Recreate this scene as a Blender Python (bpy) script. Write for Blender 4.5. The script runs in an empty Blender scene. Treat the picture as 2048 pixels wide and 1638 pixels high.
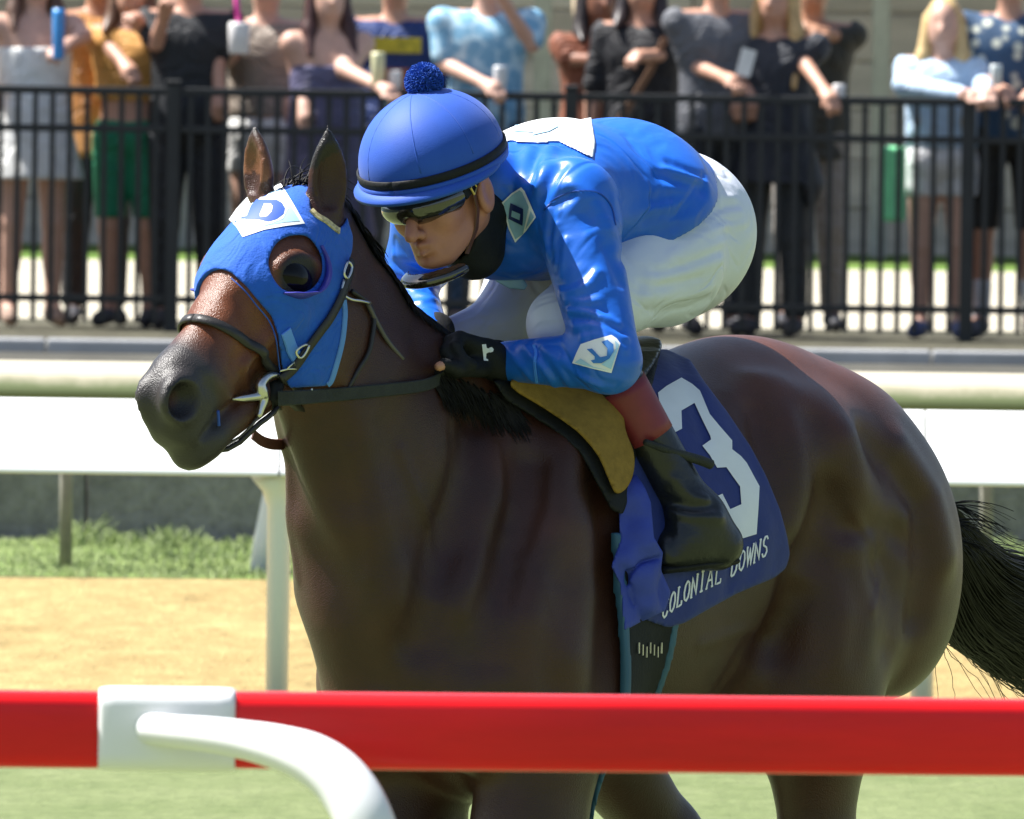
import bpy, bmesh, math, random
import numpy as np
from mathutils import Vector, Matrix, Euler

random.seed(7)
RNG = np.random.default_rng(7)
SC = bpy.context.scene
COL = SC.collection

# ------------------------------------------------------------------ camera
CAM_H, CAM_D, F_PX, PW, PH = 2.59, 40.0, 43200.0, 2048.0, 1638.0
PITCH, ROLL = math.radians(1.545), 0.0135
cam_data = bpy.data.cameras.new('camera')
cam = bpy.data.objects.new('camera', cam_data)
COL.objects.link(cam)
CM = Matrix.Rotation(math.pi / 2 - PITCH, 3, 'X') @ Matrix.Rotation(ROLL, 3, 'Z')
cam.location = (0, -CAM_D, CAM_H)
cam.rotation_euler = CM.to_euler()
cam_data.sensor_fit = 'HORIZONTAL'
cam_data.sensor_width = 36.0
cam_data.lens = 36.0 * F_PX / PW
cam_data.clip_start = 1.0
cam_data.clip_end = 3000.0
cam_data.dof.use_dof = True
cam_data.dof.focus_distance = 39.75
cam_data.dof.aperture_fstop = 34.0
SC.camera = cam

# ------------------------------------------------------------------ light
SUN_DIR = np.array([-0.50, 0.13, 0.85]); SUN_DIR /= np.linalg.norm(SUN_DIR)
world = bpy.data.worlds.new('World'); SC.world = world
world.use_nodes = True
wn = world.node_tree
bg = wn.nodes['Background']
sky = wn.nodes.new('ShaderNodeTexSky')
sky.sky_type = 'NISHITA'
sky.sun_disc = False
sky.sun_elevation = math.asin(SUN_DIR[2])
sky.sun_rotation = math.atan2(SUN_DIR[0], SUN_DIR[1])
sky.dust_density = 2.0
wn.links.new(sky.outputs[0], bg.inputs[0])
bg.inputs[1].default_value = 0.074
sun_data = bpy.data.lights.new('sun', 'SUN')
sun_data.energy = 5.0
sun_data.angle = math.radians(0.5)
sun_data.color = (1.0, 0.975, 0.935)
sun = bpy.data.objects.new('sun', sun_data); COL.objects.link(sun)
sun.rotation_euler = Vector(SUN_DIR).to_track_quat('Z', 'Y').to_euler()
SC.view_settings.view_transform = 'Standard'
SC.view_settings.look = 'None'
SC.view_settings.exposure = 1.18
SC.view_settings.gamma = 1.0
SC.view_settings.use_curve_mapping = False

# ------------------------------------------------------------------ geometry of the place
CMn = np.array(CM)
CAMP = np.array([0.0, -CAM_D, CAM_H])
def ray(u, v):
    d = CMn @ np.array([(u - PW / 2) / F_PX, -(v - PH / 2) / F_PX, -1.0])
    return d
def P(u, v, Y):
    d = ray(u, v)
    return CAMP + d * ((Y - CAMP[1]) / d[1])
def project(p):
    q = (np.asarray(p) - CAMP) @ CMn
    return np.stack([PW / 2 - F_PX * q[..., 0] / q[..., 2], PH / 2 + F_PX * q[..., 1] / q[..., 2]], -1)
def ground(u, v, z=0.0):
    d = ray(u, v)
    return CAMP + d * ((z - CAMP[2]) / d[2])
# the horse's own frame: a forward, b to its left, z up
AL = math.radians(52)
FW = np.array([-math.cos(AL), -math.sin(AL), 0.0])
LF = np.array([math.sin(AL), -math.cos(AL), 0.0])
UP = np.array([0.0, 0.0, 1.0])
X0 = np.array([0.232, 0.0, 0.0])
def AB(a, b, z):
    return X0 + a * FW + b * LF + z * UP
def H(u, v, b):
    d = ray(u, v)
    n = LF
    t = (b - n @ (CAMP - X0)) / (n @ d)
    return CAMP + d * t
def HAZ(p):
    q = np.asarray(p) - X0
    return q @ FW, q @ LF, q[..., 2]
def mir(p, o=X0, n=LF):
    p = np.asarray(p)
    return p - 2 * ((p - o) @ n)[..., None] * n if p.ndim > 1 else p - 2 * ((p - o) @ n) * n
def nrm(v):
    v = np.asarray(v, float)
    return v / np.linalg.norm(v)

# ------------------------------------------------------------------ distance fields
def smin(a, b, k):
    h = np.maximum(k - np.abs(a - b), 0.0) / k
    return np.minimum(a, b) - h * h * k * 0.25
def smax(a, b, k):
    return -smin(-a, -b, k)
class Field:
    def __init__(s):
        s.ops = []
    def copy(s):
        f = Field(); f.ops = list(s.ops); return f
    def rc(s, p0, p1, r0, r1, k=0.03, n=None, q=1.0, m='u'):
        p0 = np.array(p0, float); p1 = np.array(p1, float)
        s.ops.append(('rc', m, k, (p0, p1, r0, r1, None if n is None else nrm(n), q)))
        return s
    def ell(s, c, r, ax=None, k=0.03, m='u'):
        ax = np.eye(3) if ax is None else np.array([nrm(a) for a in ax])
        s.ops.append(('ell', m, k, (np.array(c, float), np.array(r, float), ax)))
        return s
    def ball(s, c, r, k=0.03, m='u'):
        return s.ell(c, (r, r, r), None, k, m)
    def bump(s, pts, w, amp):
        s.ops.append(('bump', 'b', w, (np.array(pts, float), w, amp)))
        return s
    def leaf(s, base, up, side, face, L_, w, prof, th, k=0.01, m='u'):
        s.ops.append(('leaf', m, k, (np.array(base, float), nrm(up), nrm(side), nrm(face), L_, w, np.array(prof, float), th)))
        return s
    def bbox(s, op):
        t, m, k, a = op
        if t == 'rc':
            r = max(a[2], a[3]) * max(1.0, a[5])
            return np.minimum(a[0], a[1]) - r, np.maximum(a[0], a[1]) + r
        if t == 'ell':
            e = np.sqrt(((a[2] * a[1][:, None]) ** 2).sum(0))
            return a[0] - e, a[0] + e
        if t == 'leaf':
            e = a[0] + a[1] * a[4]
            return np.minimum(a[0], e) - a[5] - 0.01, np.maximum(a[0], e) + a[5] + 0.01
        return a[0].min(0) - 1.8 * a[1], a[0].max(0) + 1.8 * a[1]
    def prim(s, op, p):
        t, m, k, a = op
        T = p.dtype
        dot = lambda x, y: np.einsum('...i,...i->...', x, y)
        if t == 'ell':
            q = (p - a[0].astype(T)) @ a[2].T.astype(T)
            q /= a[1].astype(T); k0 = np.sqrt(dot(q, q))
            q /= a[1].astype(T); k1 = np.sqrt(dot(q, q))
            return k0 * (k0 - 1.0) / np.maximum(k1, 1e-6)
        if t == 'bump':
            d2 = None
            P_ = a[0].astype(T)
            for p0, p1 in zip(P_, P_[1:]):
                ba = p1 - p0; pa = p - p0
                h = np.clip(pa @ ba / T.type(max(float(ba @ ba), 1e-9)), 0, 1)
                w = pa - h[..., None] * ba
                x = dot(w, w)
                d2 = x if d2 is None else np.minimum(d2, x)
            return -a[2] * np.exp(d2 * (-2.0 / (a[1] * a[1])))
        if t == 'leaf':
            q = p - a[0].astype(T)
            u = q @ a[1].astype(T); sd = q @ a[2].astype(T); fc = q @ a[3].astype(T)
            tt = np.clip(u / a[4], 0, 1)
            W = a[5] * np.interp(tt, a[6][:, 0], a[6][:, 1]); Th = W * a[7]
            r = np.sqrt((sd / W) ** 2 + (fc / Th) ** 2)
            d = (r - 1) * np.minimum(W, Th)
            o = np.maximum(np.maximum(-u, u - a[4]), 0)
            return np.where(o > 0, np.sqrt(np.maximum(d, 0) ** 2 + o ** 2), d)
        p0, p1 = a[0].astype(T), a[1].astype(T)
        ba = p1 - p0; l2 = max(float(ba @ ba), 1e-9)
        pa = p - p0
        h = np.clip(pa @ ba / T.type(l2), 0, 1)
        w = pa - h[..., None] * ba
        r = a[2] + (a[3] - a[2]) * h
        n, q = a[4], a[5]
        if n is None:
            return np.sqrt(dot(w, w)) - r
        c = w @ n.astype(T)
        d = np.sqrt(np.maximum(dot(w, w) - c * c, 0) + (c / q) ** 2)
        return (d - r) * min(1.0, q) if q < 1 else (d - r)
    def fold(s, op, d, v):
        m, k = op[1], op[2]
        if m == 'b':
            return d + v
        if m == 'u':
            return smin(d, v, k)
        return smax(d, -v, k)
    def at(s, p, big=0.3):
        p = np.asarray(p, float)
        d = np.full(p.shape[:-1], big)
        if p.size == 0: return d
        lo, hi = p.reshape(-1, 3).min(0), p.reshape(-1, 3).max(0)
        for op in s.ops:
            a, b = s.bbox(op); g = 0.0 if op[1] == 'b' else 0.35
            if (a - g > hi).any() or (b + g < lo).any(): continue
            d = s.fold(op, d, s.prim(op, p))
        return d
    def grad(s, p, e=0.002):
        p = np.asarray(p, float)
        g = np.stack([s.at(p + np.eye(3)[i] * e) - s.at(p - np.eye(3)[i] * e) for i in range(3)], -1)
        return g / np.maximum(np.linalg.norm(g, axis=-1, keepdims=True), 1e-9)
    def grid(s, lo, hi, h, marg=0.05):
        lo = np.array(lo, float); hi = np.array(hi, float)
        n = np.ceil((hi - lo) / h).astype(int) + 1
        ax = [(lo[i] + h * np.arange(n[i])).astype(np.float32) for i in range(3)]
        G = np.full(n, 0.3, np.float32)
        for op in s.ops:
            a, b = s.bbox(op)
            g = 0.0 if op[1] == 'b' else op[2] + marg
            i0 = np.clip(np.floor((a - g - lo) / h).astype(int), 0, n)
            i1 = np.clip(np.ceil((b + g - lo) / h).astype(int) + 1, 0, n)
            if (i1 <= i0).any():
                continue
            sl = tuple(slice(i0[i], i1[i]) for i in range(3))
            p = np.stack(np.meshgrid(*[ax[i][sl[i]] for i in range(3)], indexing='ij'), -1)
            G[sl] = s.fold(op, G[sl], s.prim(op, p)).astype(np.float32)
        return G, lo, h
    def box(s, pad=0.02):
        bb = [s.bbox(o) for o in s.ops if o[1] == 'u']
        return np.min([b[0] for b in bb], 0) - pad, np.max([b[1] for b in bb], 0) + pad
    def hit(s, uv, off=0.0, t0=36.0, t1=46.0):
        """first point of the surface along the sight line through photo points uv (N,2)"""
        uv = np.atleast_2d(np.array(uv, float))
        D = np.array([ray(*q) for q in uv]); D /= np.linalg.norm(D, axis=1)[:, None]
        t = np.full(len(uv), t0)
        for _ in range(80):
            d = s.at(CAMP + D * t[:, None]) - off
            t = t + np.clip(d * 0.7, -0.02, 0.15)
            if np.abs(d).max() < 2e-4:
                break
        return CAMP + D * t[:, None]

def grid_pts(G, lo, h):
    return np.stack(np.meshgrid(*[lo[i] + h * np.arange(G.shape[i]) for i in range(3)], indexing='ij'), -1)

def surface_nets(G, lo, h, smooth=1):
    S = G < 0
    nx, ny, nz = G.shape
    corners = [(i, j, k) for i in (0, 1) for j in (0, 1) for k in (0, 1)]
    cnt = np.zeros((nx - 1, ny - 1, nz - 1), np.uint8)
    for (i, j, k) in corners:
        cnt += S[i:nx - 1 + i, j:ny - 1 + j, k:nz - 1 + k]
    act = (cnt > 0) & (cnt < 8)
    idx = np.argwhere(act)
    vid = np.full(act.shape, -1, np.int32)
    vid[act] = np.arange(len(idx), dtype=np.int32)
    vals = np.stack([G[idx[:, 0] + i, idx[:, 1] + j, idx[:, 2] + k] for (i, j, k) in corners], 1).astype(float)
    acc = np.zeros((len(idx), 3)); n = np.zeros(len(idx))
    cc = np.array(corners, float)
    for a in range(8):
        for b in range(a + 1, 8):
            if np.abs(cc[a] - cc[b]).sum() != 1:
                continue
            va, vb = vals[:, a], vals[:, b]
            x = (va < 0) != (vb < 0)
            t = np.where(x, va / np.where(x, va - vb, 1.0), 0.0)
            acc += np.where(x[:, None], cc[a] + (cc[b] - cc[a]) * t[:, None], 0)
            n += x
    verts = lo + h * (idx + acc / n[:, None])
    quads = []
    for ax in range(3):
        o1, o2 = [(1, 2), (2, 0), (0, 1)][ax]
        A = np.moveaxis(S, ax, 0)
        ch = A[1:] != A[:-1]
        ins = A[:-1] & ch
        ch = np.moveaxis(ch, 0, ax); ins = np.moveaxis(ins, 0, ax)
        e = np.argwhere(ch)
        e = e[(e[:, o1] > 0) & (e[:, o2] > 0)]
        lim = np.array(act.shape)
        e = e[(e[:, o1] < lim[o1]) & (e[:, o2] < lim[o2])]
        u1 = np.zeros(3, int); u1[o1] = 1
        u2 = np.zeros(3, int); u2[o2] = 1
        q = [e - u1 - u2, e - u2, e, e - u1]
        q = np.stack([vid[tuple(x.T)] for x in q], 1)
        f = ~ins[tuple(e.T)]
        q[f] = q[f][:, ::-1]
        quads.append(q)
    quads = np.concatenate(quads)
    quads = quads[(quads >= 0).all(1)]
    for _ in range(smooth):
        s = np.zeros_like(verts); c = np.zeros(len(verts))
        for a, b in ((0, 1), (1, 2), (2, 3), (3, 0)):
            for x in range(3):
                s[:, x] += np.bincount(quads[:, a], verts[quads[:, b], x], len(verts)) + np.bincount(quads[:, b], verts[quads[:, a], x], len(verts))
            c += np.bincount(quads[:, a], minlength=len(verts)) + np.bincount(quads[:, b], minlength=len(verts))
        m = c > 0
        verts[m] = verts[m] * 0.5 + 0.5 * s[m] / c[m][:, None]
    return verts, quads

def poly_sd(uv, poly):
    """signed distance in photo pixels to a closed outline, negative inside"""
    poly = np.array(poly, float)
    d = np.full(uv.shape[:-1], 1e9); ins = np.zeros(uv.shape[:-1], bool)
    for i in range(len(poly)):
        a, b = poly[i], poly[(i + 1) % len(poly)]
        e = b - a; w = uv - a
        t = np.clip((w @ e) / max(e @ e, 1e-9), 0, 1)
        q = w - t[..., None] * e
        d = np.minimum(d, (q * q).sum(-1))
        c = (a[1] > uv[..., 1]) != (b[1] > uv[..., 1])
        with np.errstate(divide='ignore', invalid='ignore'):
            x = (b[0] - a[0]) * (uv[..., 1] - a[1]) / (b[1] - a[1]) + a[0]
        ins ^= c & (uv[..., 0] < x)
    d = np.sqrt(d)
    return np.where(ins, -d, d)
def smooth_poly(pts, n=6, closed=True):
    pts = np.array(pts, float); N = len(pts); out = []
    rng_ = range(N if closed else N - 1)
    for i in rng_:
        if closed:
            p0, p1, p2, p3 = pts[(i - 1) % N], pts[i], pts[(i + 1) % N], pts[(i + 2) % N]
        else:
            p1, p2 = pts[i], pts[i + 1]
            p0 = pts[i - 1] if i else 2 * p1 - p2
            p3 = pts[i + 2] if i + 2 < N else 2 * p2 - p1
        for j in range(n):
            t = j / n
            out.append(0.5 * (2 * p1 + (p2 - p0) * t + (2 * p0 - 5 * p1 + 4 * p2 - p3) * t * t + (3 * p1 - p0 - 3 * p2 + p3) * t ** 3))
    if not closed:
        out.append(pts[-1])
    return np.array(out)

# ------------------------------------------------------------------ objects
def tag(o, label=None, cat=None, group=None, kind=None):
    if label: o['label'] = label
    if cat: o['category'] = cat
    if group: o['group'] = group
    if kind: o['kind'] = kind
    return o
def thing(name, label, cat, loc=(0, 0, 0), group=None):
    o = bpy.data.objects.new(name, None); COL.objects.link(o)
    o.location = Vector(loc); o.empty_display_size = 0.1
    return tag(o, label, cat, group)
def link(name, me, mat, parent=None):
    o = bpy.data.objects.new(name, me); COL.objects.link(o)
    if mat is not None and not me.materials:
        for m in (mat if isinstance(mat, (list, tuple)) else [mat]):
            me.materials.append(m)
    if parent is not None:
        o.parent = parent
        base = parent
        loc = Vector((0, 0, 0))
        while base is not None:
            loc += base.location; base = base.parent
        o.location = -loc
    return o
def mesh(name, verts, faces, mat=None, parent=None, smooth=True):
    me = bpy.data.meshes.new(name)
    verts = np.asarray(verts, float)
    if isinstance(faces, np.ndarray):
        k = faces.shape[1]
        me.vertices.add(len(verts)); me.vertices.foreach_set('co', verts.astype(np.float32).ravel())
        me.loops.add(faces.size); me.loops.foreach_set('vertex_index', faces.astype(np.int32).ravel())
        me.polygons.add(len(faces)); me.polygons.foreach_set('loop_start', np.arange(0, faces.size, k, dtype=np.int32))
        me.update(calc_edges=True)
    else:
        me.from_pydata([tuple(v) for v in verts], [], [tuple(f) for f in faces]); me.update()
    if smooth:
        me.polygons.foreach_set('use_smooth', np.ones(len(me.polygons), bool))
    return link(name, me, mat, parent)
def paint(o, rgb):
    a = o.data.color_attributes.new('Col', 'FLOAT_COLOR', 'POINT')
    c = np.ones((len(o.data.vertices), 4), np.float32); c[:, :3] = rgb
    a.data.foreach_set('color', c.ravel())
def field_mesh(name, F, h, mat, parent, lo=None, hi=None, smooth=1, clip=None, off=0.0):
    if lo is None: lo, hi = F.box(0.02 + off)
    G, lo, h = F.grid(lo, hi, h)
    G = G - off
    if clip is not None:
        pts = grid_pts(G, lo, h)
        G = np.maximum(G, clip(pts)).astype(np.float32)
    v, q = surface_nets(G, lo, h, smooth)
    return mesh(name, v, q, mat, parent)

class MB:
    """collects simple shapes and links them as one mesh"""
    def __init__(s): s.v = []; s.f = []
    def add(s, v, f):
        o = len(s.v); s.v += [tuple(x) for x in v]; s.f += [tuple(i + o for i in q) for q in f]; return s
    def box(s, c, size, rot=None):
        c = np.array(c, float); d = np.array(size, float) / 2
        v = np.array([(x, y, z) for x in (-1, 1) for y in (-1, 1) for z in (-1, 1)]) * d
        if rot is not None: v = v @ np.array(rot).T
        return s.add(v + c, [(0, 1, 3, 2), (4, 6, 7, 5), (0, 4, 5, 1), (2, 3, 7, 6), (0, 2, 6, 4), (1, 5, 7, 3)])
    def tube(s, pts, r, n=8, cap=True, q=1.0, nd=None):
        pts = [np.array(p, float) for p in pts]
        rr = r if hasattr(r, '__len__') else [r] * len(pts)
        vs = []; fs = []
        ref = nrm(nd) if nd is not None else None
        for i, p in enumerate(pts):
            t = nrm(pts[min(i + 1, len(pts) - 1)] - pts[max(i - 1, 0)])
            if ref is None:
                ref = np.array([0, 0, 1.0]) if abs(t[2]) < 0.8 else np.array([1.0, 0, 0])
            e1 = nrm(ref - t * (ref @ t)); e2 = np.cross(t, e1)
            if nd is None: ref = e1
            for j in range(n):
                a = 2 * math.pi * j / n
                vs.append(p + rr[i] * (math.cos(a) * e1 * q + math.sin(a) * e2))
        for i in range(len(pts) - 1):
            for j in range(n):
                fs.append((i * n + j, i * n + (j + 1) % n, (i + 1) * n + (j + 1) % n, (i + 1) * n + j))
        if cap:
            fs.append(tuple(range(n))[::-1]); fs.append(tuple((len(pts) - 1) * n + j for j in range(n)))
        return s.add(vs, fs)
    def strap(s, pts, nor, w, th):
        """flat band along pts, nor = outward normals, w its width, th its thickness"""
        pts = [np.array(p, float) for p in pts]; vs = []; fs = []
        for i, p in enumerate(pts):
            t = nrm(pts[min(i + 1, len(pts) - 1)] - pts[max(i - 1, 0)])
            n = nrm(nor[i] - t * (nor[i] @ t)); b = np.cross(t, n)
            ww = w[i] if hasattr(w, '__len__') else w
            for (x, y) in ((-1, 0), (-.85, 1), (.85, 1), (1, 0), (.85, -.4), (-.85, -.4)):
                vs.append(p + b * x * ww / 2 + n * y * th)
        for i in range(len(pts) - 1):
            for j in range(6):
                fs.append((i * 6 + j, (i + 1) * 6 + j, (i + 1) * 6 + (j + 1) % 6, i * 6 + (j + 1) % 6))
        fs.append(tuple(range(6))); fs.append(tuple((len(pts) - 1) * 6 + j for j in range(6))[::-1])
        return s.add(vs, fs)
    def build(s, name, mat, parent=None, smooth=False):
        return mesh(name, np.array(s.v), s.f, mat, parent, smooth)

def strands(name, paths, r0, r1, mat, parent=None, n=3):
    """hair: many thin tapering tubes in one mesh; paths (N,K,3)"""
    P_ = np.asarray(paths, float); N, K = P_.shape[:2]
    T = np.gradient(P_, axis=1); T /= np.maximum(np.linalg.norm(T, axis=2, keepdims=True), 1e-9)
    ref = np.tile(np.array([0.3, 0.2, 0.93]), (N, K, 1))
    e1 = np.cross(T, ref); e1 /= np.maximum(np.linalg.norm(e1, axis=2, keepdims=True), 1e-9)
    e2 = np.cross(T, e1)
    rad = np.linspace(r0, r1, K)[None, :, None]
    rings = [P_ + rad * (math.cos(2 * math.pi * j / n) * e1 + math.sin(2 * math.pi * j / n) * e2) for j in range(n)]
    V = np.stack(rings, 2).reshape(-1, 3)
    base = (np.arange(N)[:, None] * K + np.arange(K - 1)[None, :]) * n
    fs = [np.stack([base + j, base + (j + 1) % n, base + n + (j + 1) % n, base + n + j], -1).reshape(-1, 4) for j in range(n)]
    return mesh(name, V, np.concatenate(fs), mat, parent)

# ------------------------------------------------------------------ materials
def newmat(name):
    m = bpy.data.materials.new(name); m.use_nodes = True
    return m, m.node_tree, m.node_tree.nodes['Principled BSDF']
def node(nt, t, **kw):
    n = nt.nodes.new(t)
    for k, v in kw.items():
        if k in n.inputs: n.inputs[k].default_value = v
        else: setattr(n, k, v)
    return n
def mat(name, rgb, rough=0.6, var=0.12, scale=12.0, bump=0.0, bscale=60.0, metal=0.0, spec=0.5, sheen=0.0, coat=0.0, stretch=None, attr=False, trans=0.0, rgb2=None, crease=0.0, cscale=9.0):
    m, nt, b = newmat(name)
    L = nt.links.new
    tc = node(nt, 'ShaderNodeTexCoord')
    vec = tc.outputs['Object']
    if stretch is not None:
        mp = node(nt, 'ShaderNodeMapping'); mp.inputs['Scale'].default_value = stretch
        L(vec, mp.inputs[0]); vec = mp.outputs[0]
    nz = node(nt, 'ShaderNodeTexNoise', Scale=scale, Detail=6.0, Roughness=0.6); L(vec, nz.inputs['Vector'])
    mix = node(nt, 'ShaderNodeMix', data_type='RGBA')
    c1 = tuple(max(0, x * (1 - var)) for x in rgb) + (1,); c2 = tuple(min(1, x * (1 + var)) for x in (rgb2 or rgb)) + (1,)
    mr = node(nt, 'ShaderNodeMapRange'); mr.inputs[1].default_value = 0.3; mr.inputs[2].default_value = 0.7
    L(nz.outputs[0], mr.inputs[0]); L(mr.outputs[0], mix.inputs[0])
    mix.inputs[6].default_value = c1; mix.inputs[7].default_value = c2
    out = mix.outputs[2]
    if attr:
        at = node(nt, 'ShaderNodeAttribute', attribute_name='Col')
        mx = node(nt, 'ShaderNodeMix', data_type='RGBA', blend_type='MULTIPLY'); mx.inputs[0].default_value = 1.0
        L(at.outputs[0], mx.inputs[6]); L(out, mx.inputs[7]); out = mx.outputs[2]
    L(out, b.inputs['Base Color'])
    b.inputs['Roughness'].default_value = rough
    b.inputs['Metallic'].default_value = metal
    b.inputs['Specular IOR Level'].default_value = spec
    b.inputs['Sheen Weight'].default_value = sheen
    b.inputs['Coat Weight'].default_value = coat
    b.inputs['Transmission Weight'].default_value = trans
    if crease:
        nc = node(nt, 'ShaderNodeTexNoise', Scale=cscale, Detail=2.0, Distortion=1.2); L(vec, nc.inputs['Vector'])
        s1 = node(nt, 'ShaderNodeMath', operation='SUBTRACT'); L(nc.outputs[0], s1.inputs[0]); s1.inputs[1].default_value = 0.5
        s2 = node(nt, 'ShaderNodeMath', operation='ABSOLUTE'); L(s1.outputs[0], s2.inputs[0])
        s3 = node(nt, 'ShaderNodeMapRange'); L(s2.outputs[0], s3.inputs[0]); s3.inputs[1].default_value = 0.0; s3.inputs[2].default_value = 0.09; s3.interpolation_type = 'SMOOTHSTEP'
        bc = node(nt, 'ShaderNodeBump', Strength=1.0, Distance=crease); L(s3.outputs[0], bc.inputs['Height'])
        L(bc.outputs[0], b.inputs['Normal'])
    if bump:
        n2 = node(nt, 'ShaderNodeTexNoise', Scale=bscale, Detail=5.0); L(vec, n2.inputs['Vector'])
        bp = node(nt, 'ShaderNodeBump', Strength=1.0, Distance=bump); L(n2.outputs[0], bp.inputs['Height'])
        if crease: L(bc.outputs[0], bp.inputs['Normal'])
        L(bp.outputs[0], b.inputs['Normal'])
    return m
# ------------------------------------------------------------------ the materials
M = {}
M['coat'] = mat('bay horse coat', (1, 1, 1), 0.33, 0.34, 11.0, 0.0016, 360.0, spec=0.42, sheen=0.02, attr=True)
M['hair'] = mat('black horse hair', (0.007, 0.006, 0.006), 0.55, 0.3, 40.0, spec=0.22)
M['eye'] = mat('dark wet eye', (0.004, 0.003, 0.003), 0.12, 0.1, spec=0.2)
M['hood'] = mat('blue stretch hood', (0.014, 0.105, 0.52), 0.75, 0.10, 30.0, 0.0010, 240.0, spec=0.25, sheen=0.12, crease=0.0012, cscale=10.0)
M['hood_edge'] = mat('pale blue binding', (0.10, 0.26, 0.62), 0.7, 0.08, 30.0)
M['cup'] = mat('violet blinker cup', (0.045, 0.045, 0.36), 0.4, 0.1)
M['tab'] = mat('light blue tab', (0.10, 0.28, 0.80), 0.6, 0.1)
M['silk'] = mat('royal blue satin', (0.014, 0.128, 0.60), 0.36, 0.07, 6.0, 0.0012, 28.0, spec=0.42, crease=0.0022, cscale=5.0)
M['cap'] = mat('violet blue cap cover', (0.013, 0.080, 0.43), 0.62, 0.06, 18.0, 0.0004, 500.0, spec=0.35, sheen=0.1)
M['yarn'] = mat('blue yarn', (0.022, 0.10, 0.46), 0.85, 0.15, 90.0)
M['white'] = mat('white print', (0.78, 0.80, 0.80), 0.55, 0.03)
M['pale'] = mat('pale blue print', (0.38, 0.62, 0.78), 0.55, 0.06, 20.0)
M['slate'] = mat('grey blue print', (0.24, 0.42, 0.55), 0.5, 0.06, 20.0)
M['blue'] = mat('deep blue print', (0.010, 0.07, 0.36), 0.55, 0.05)
M['navyp'] = mat('navy print', (0.008, 0.02, 0.12), 0.55, 0.05)
M['breeches'] = mat('white nylon breeches', (0.70, 0.73, 0.82), 0.45, 0.03, 6.0, 0.0012, 30.0, spec=0.4, crease=0.0018, cscale=6.0)
M['skin'] = mat('skin', (1, 1, 1), 0.48, 0.10, 35.0, 0.0006, 160.0, spec=0.4, attr=True)
M['black_fabric'] = mat('black fabric', (0.008, 0.009, 0.010), 0.7, 0.3, 30.0, 0.001, 180.0, spec=0.3)
M['boot'] = mat('black boot leather', (0.012, 0.013, 0.014), 0.32, 0.3, 14.0, 0.001, 90.0, spec=0.5)
M['maroon'] = mat('maroon boot top', (0.20, 0.022, 0.030), 0.5, 0.12, 20.0)
M['leather'] = mat('dark bridle leather', (0.022, 0.019, 0.017), 0.45, 0.25, 60.0, 0.0006, 300.0)
M['brown_leather'] = mat('brown rein leather', (0.10, 0.035, 0.022), 0.5, 0.2, 40.0)
M['rubber'] = mat('rubber rein grip', (0.020, 0.023, 0.020), 0.7, 0.3, 60.0, 0.002, 400.0)
M['steel'] = mat('steel', (0.62, 0.60, 0.55), 0.28, 0.08, metal=1.0)
M['brass'] = mat('brass', (0.55, 0.42, 0.14), 0.35, 0.08, metal=1.0)
M['lens'] = mat('smoked goggle lens', (0.022, 0.019, 0.012), 0.07, 0.4, 20.0, spec=0.9, coat=0.5)
M['suede'] = mat('tan suede flap', (0.27, 0.165, 0.035), 0.85, 0.16, 60.0, 0.001, 300.0, spec=0.2)
M['cloth'] = mat('navy saddle cloth', (0.009, 0.024, 0.17), 0.7, 0.08, 30.0, 0.0012, 60.0, sheen=0.1)
M['girthcloth'] = mat('violet blue girth sleeve', (0.030, 0.055, 0.34), 0.65, 0.08, 20.0, 0.002, 50.0)
M['girthedge'] = mat('teal girth edge', (0.03, 0.10, 0.16), 0.6, 0.1)
M['numeral'] = mat('white numeral', (0.80, 0.81, 0.87), 0.6, 0.04)
def flat(name, rgb, rough=0.7, **k):
    if name not in M: M[name] = mat(name, rgb, rough, **k)
    return M[name]
# ------------------------------------------------------------------ the setting
def ground_mat(name, c1, c2, s1, s2, rough=0.9, bump=0.02, c3=None):
    m, nt, b = newmat(name); L = nt.links.new
    tc = node(nt, 'ShaderNodeTexCoord')
    mp = node(nt, 'ShaderNodeMapping'); mp.inputs['Scale'].default_value = (1, 0.35, 1); L(tc.outputs['Object'], mp.inputs[0])
    n1 = node(nt, 'ShaderNodeTexNoise', Scale=s1, Detail=8.0, Roughness=0.65); L(mp.outputs[0], n1.inputs['Vector'])
    n2 = node(nt, 'ShaderNodeTexNoise', Scale=s2, Detail=6.0, Roughness=0.7); L(mp.outputs[0], n2.inputs['Vector'])
    r1 = node(nt, 'ShaderNodeMapRange'); r1.inputs[1].default_value = 0.32; r1.inputs[2].default_value = 0.68; L(n1.outputs[0], r1.inputs[0])
    r2 = node(nt, 'ShaderNodeMapRange'); r2.inputs[1].default_value = 0.35; r2.inputs[2].default_value = 0.65; L(n2.outputs[0], r2.inputs[0])
    m1 = node(nt, 'ShaderNodeMix', data_type='RGBA'); L(r1.outputs[0], m1.inputs[0]); m1.inputs[6].default_value = c1 + (1,); m1.inputs[7].default_value = c2 + (1,)
    m2 = node(nt, 'ShaderNodeMix', data_type='RGBA', blend_type='MULTIPLY'); m2.inputs[0].default_value = 0.6; L(m1.outputs[2], m2.inputs[6])
    m3 = node(nt, 'ShaderNodeMix', data_type='RGBA'); L(r2.outputs[0], m3.inputs[0]); m3.inputs[6].default_value = (c3 or (0.72, 0.72, 0.70)) + (1,); m3.inputs[7].default_value = (1.1, 1.1, 1.1, 1)
    L(m3.outputs[2], m2.inputs[7]); L(m2.outputs[2], b.inputs['Base Color'])
    b.inputs['Roughness'].default_value = rough; b.inputs['Specular IOR Level'].default_value = 0.2
    bp = node(nt, 'ShaderNodeBump', Strength=0.8, Distance=bump); L(n2.outputs[0], bp.inputs['Height']); L(bp.outputs[0], b.inputs['Normal'])
    return m
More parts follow.
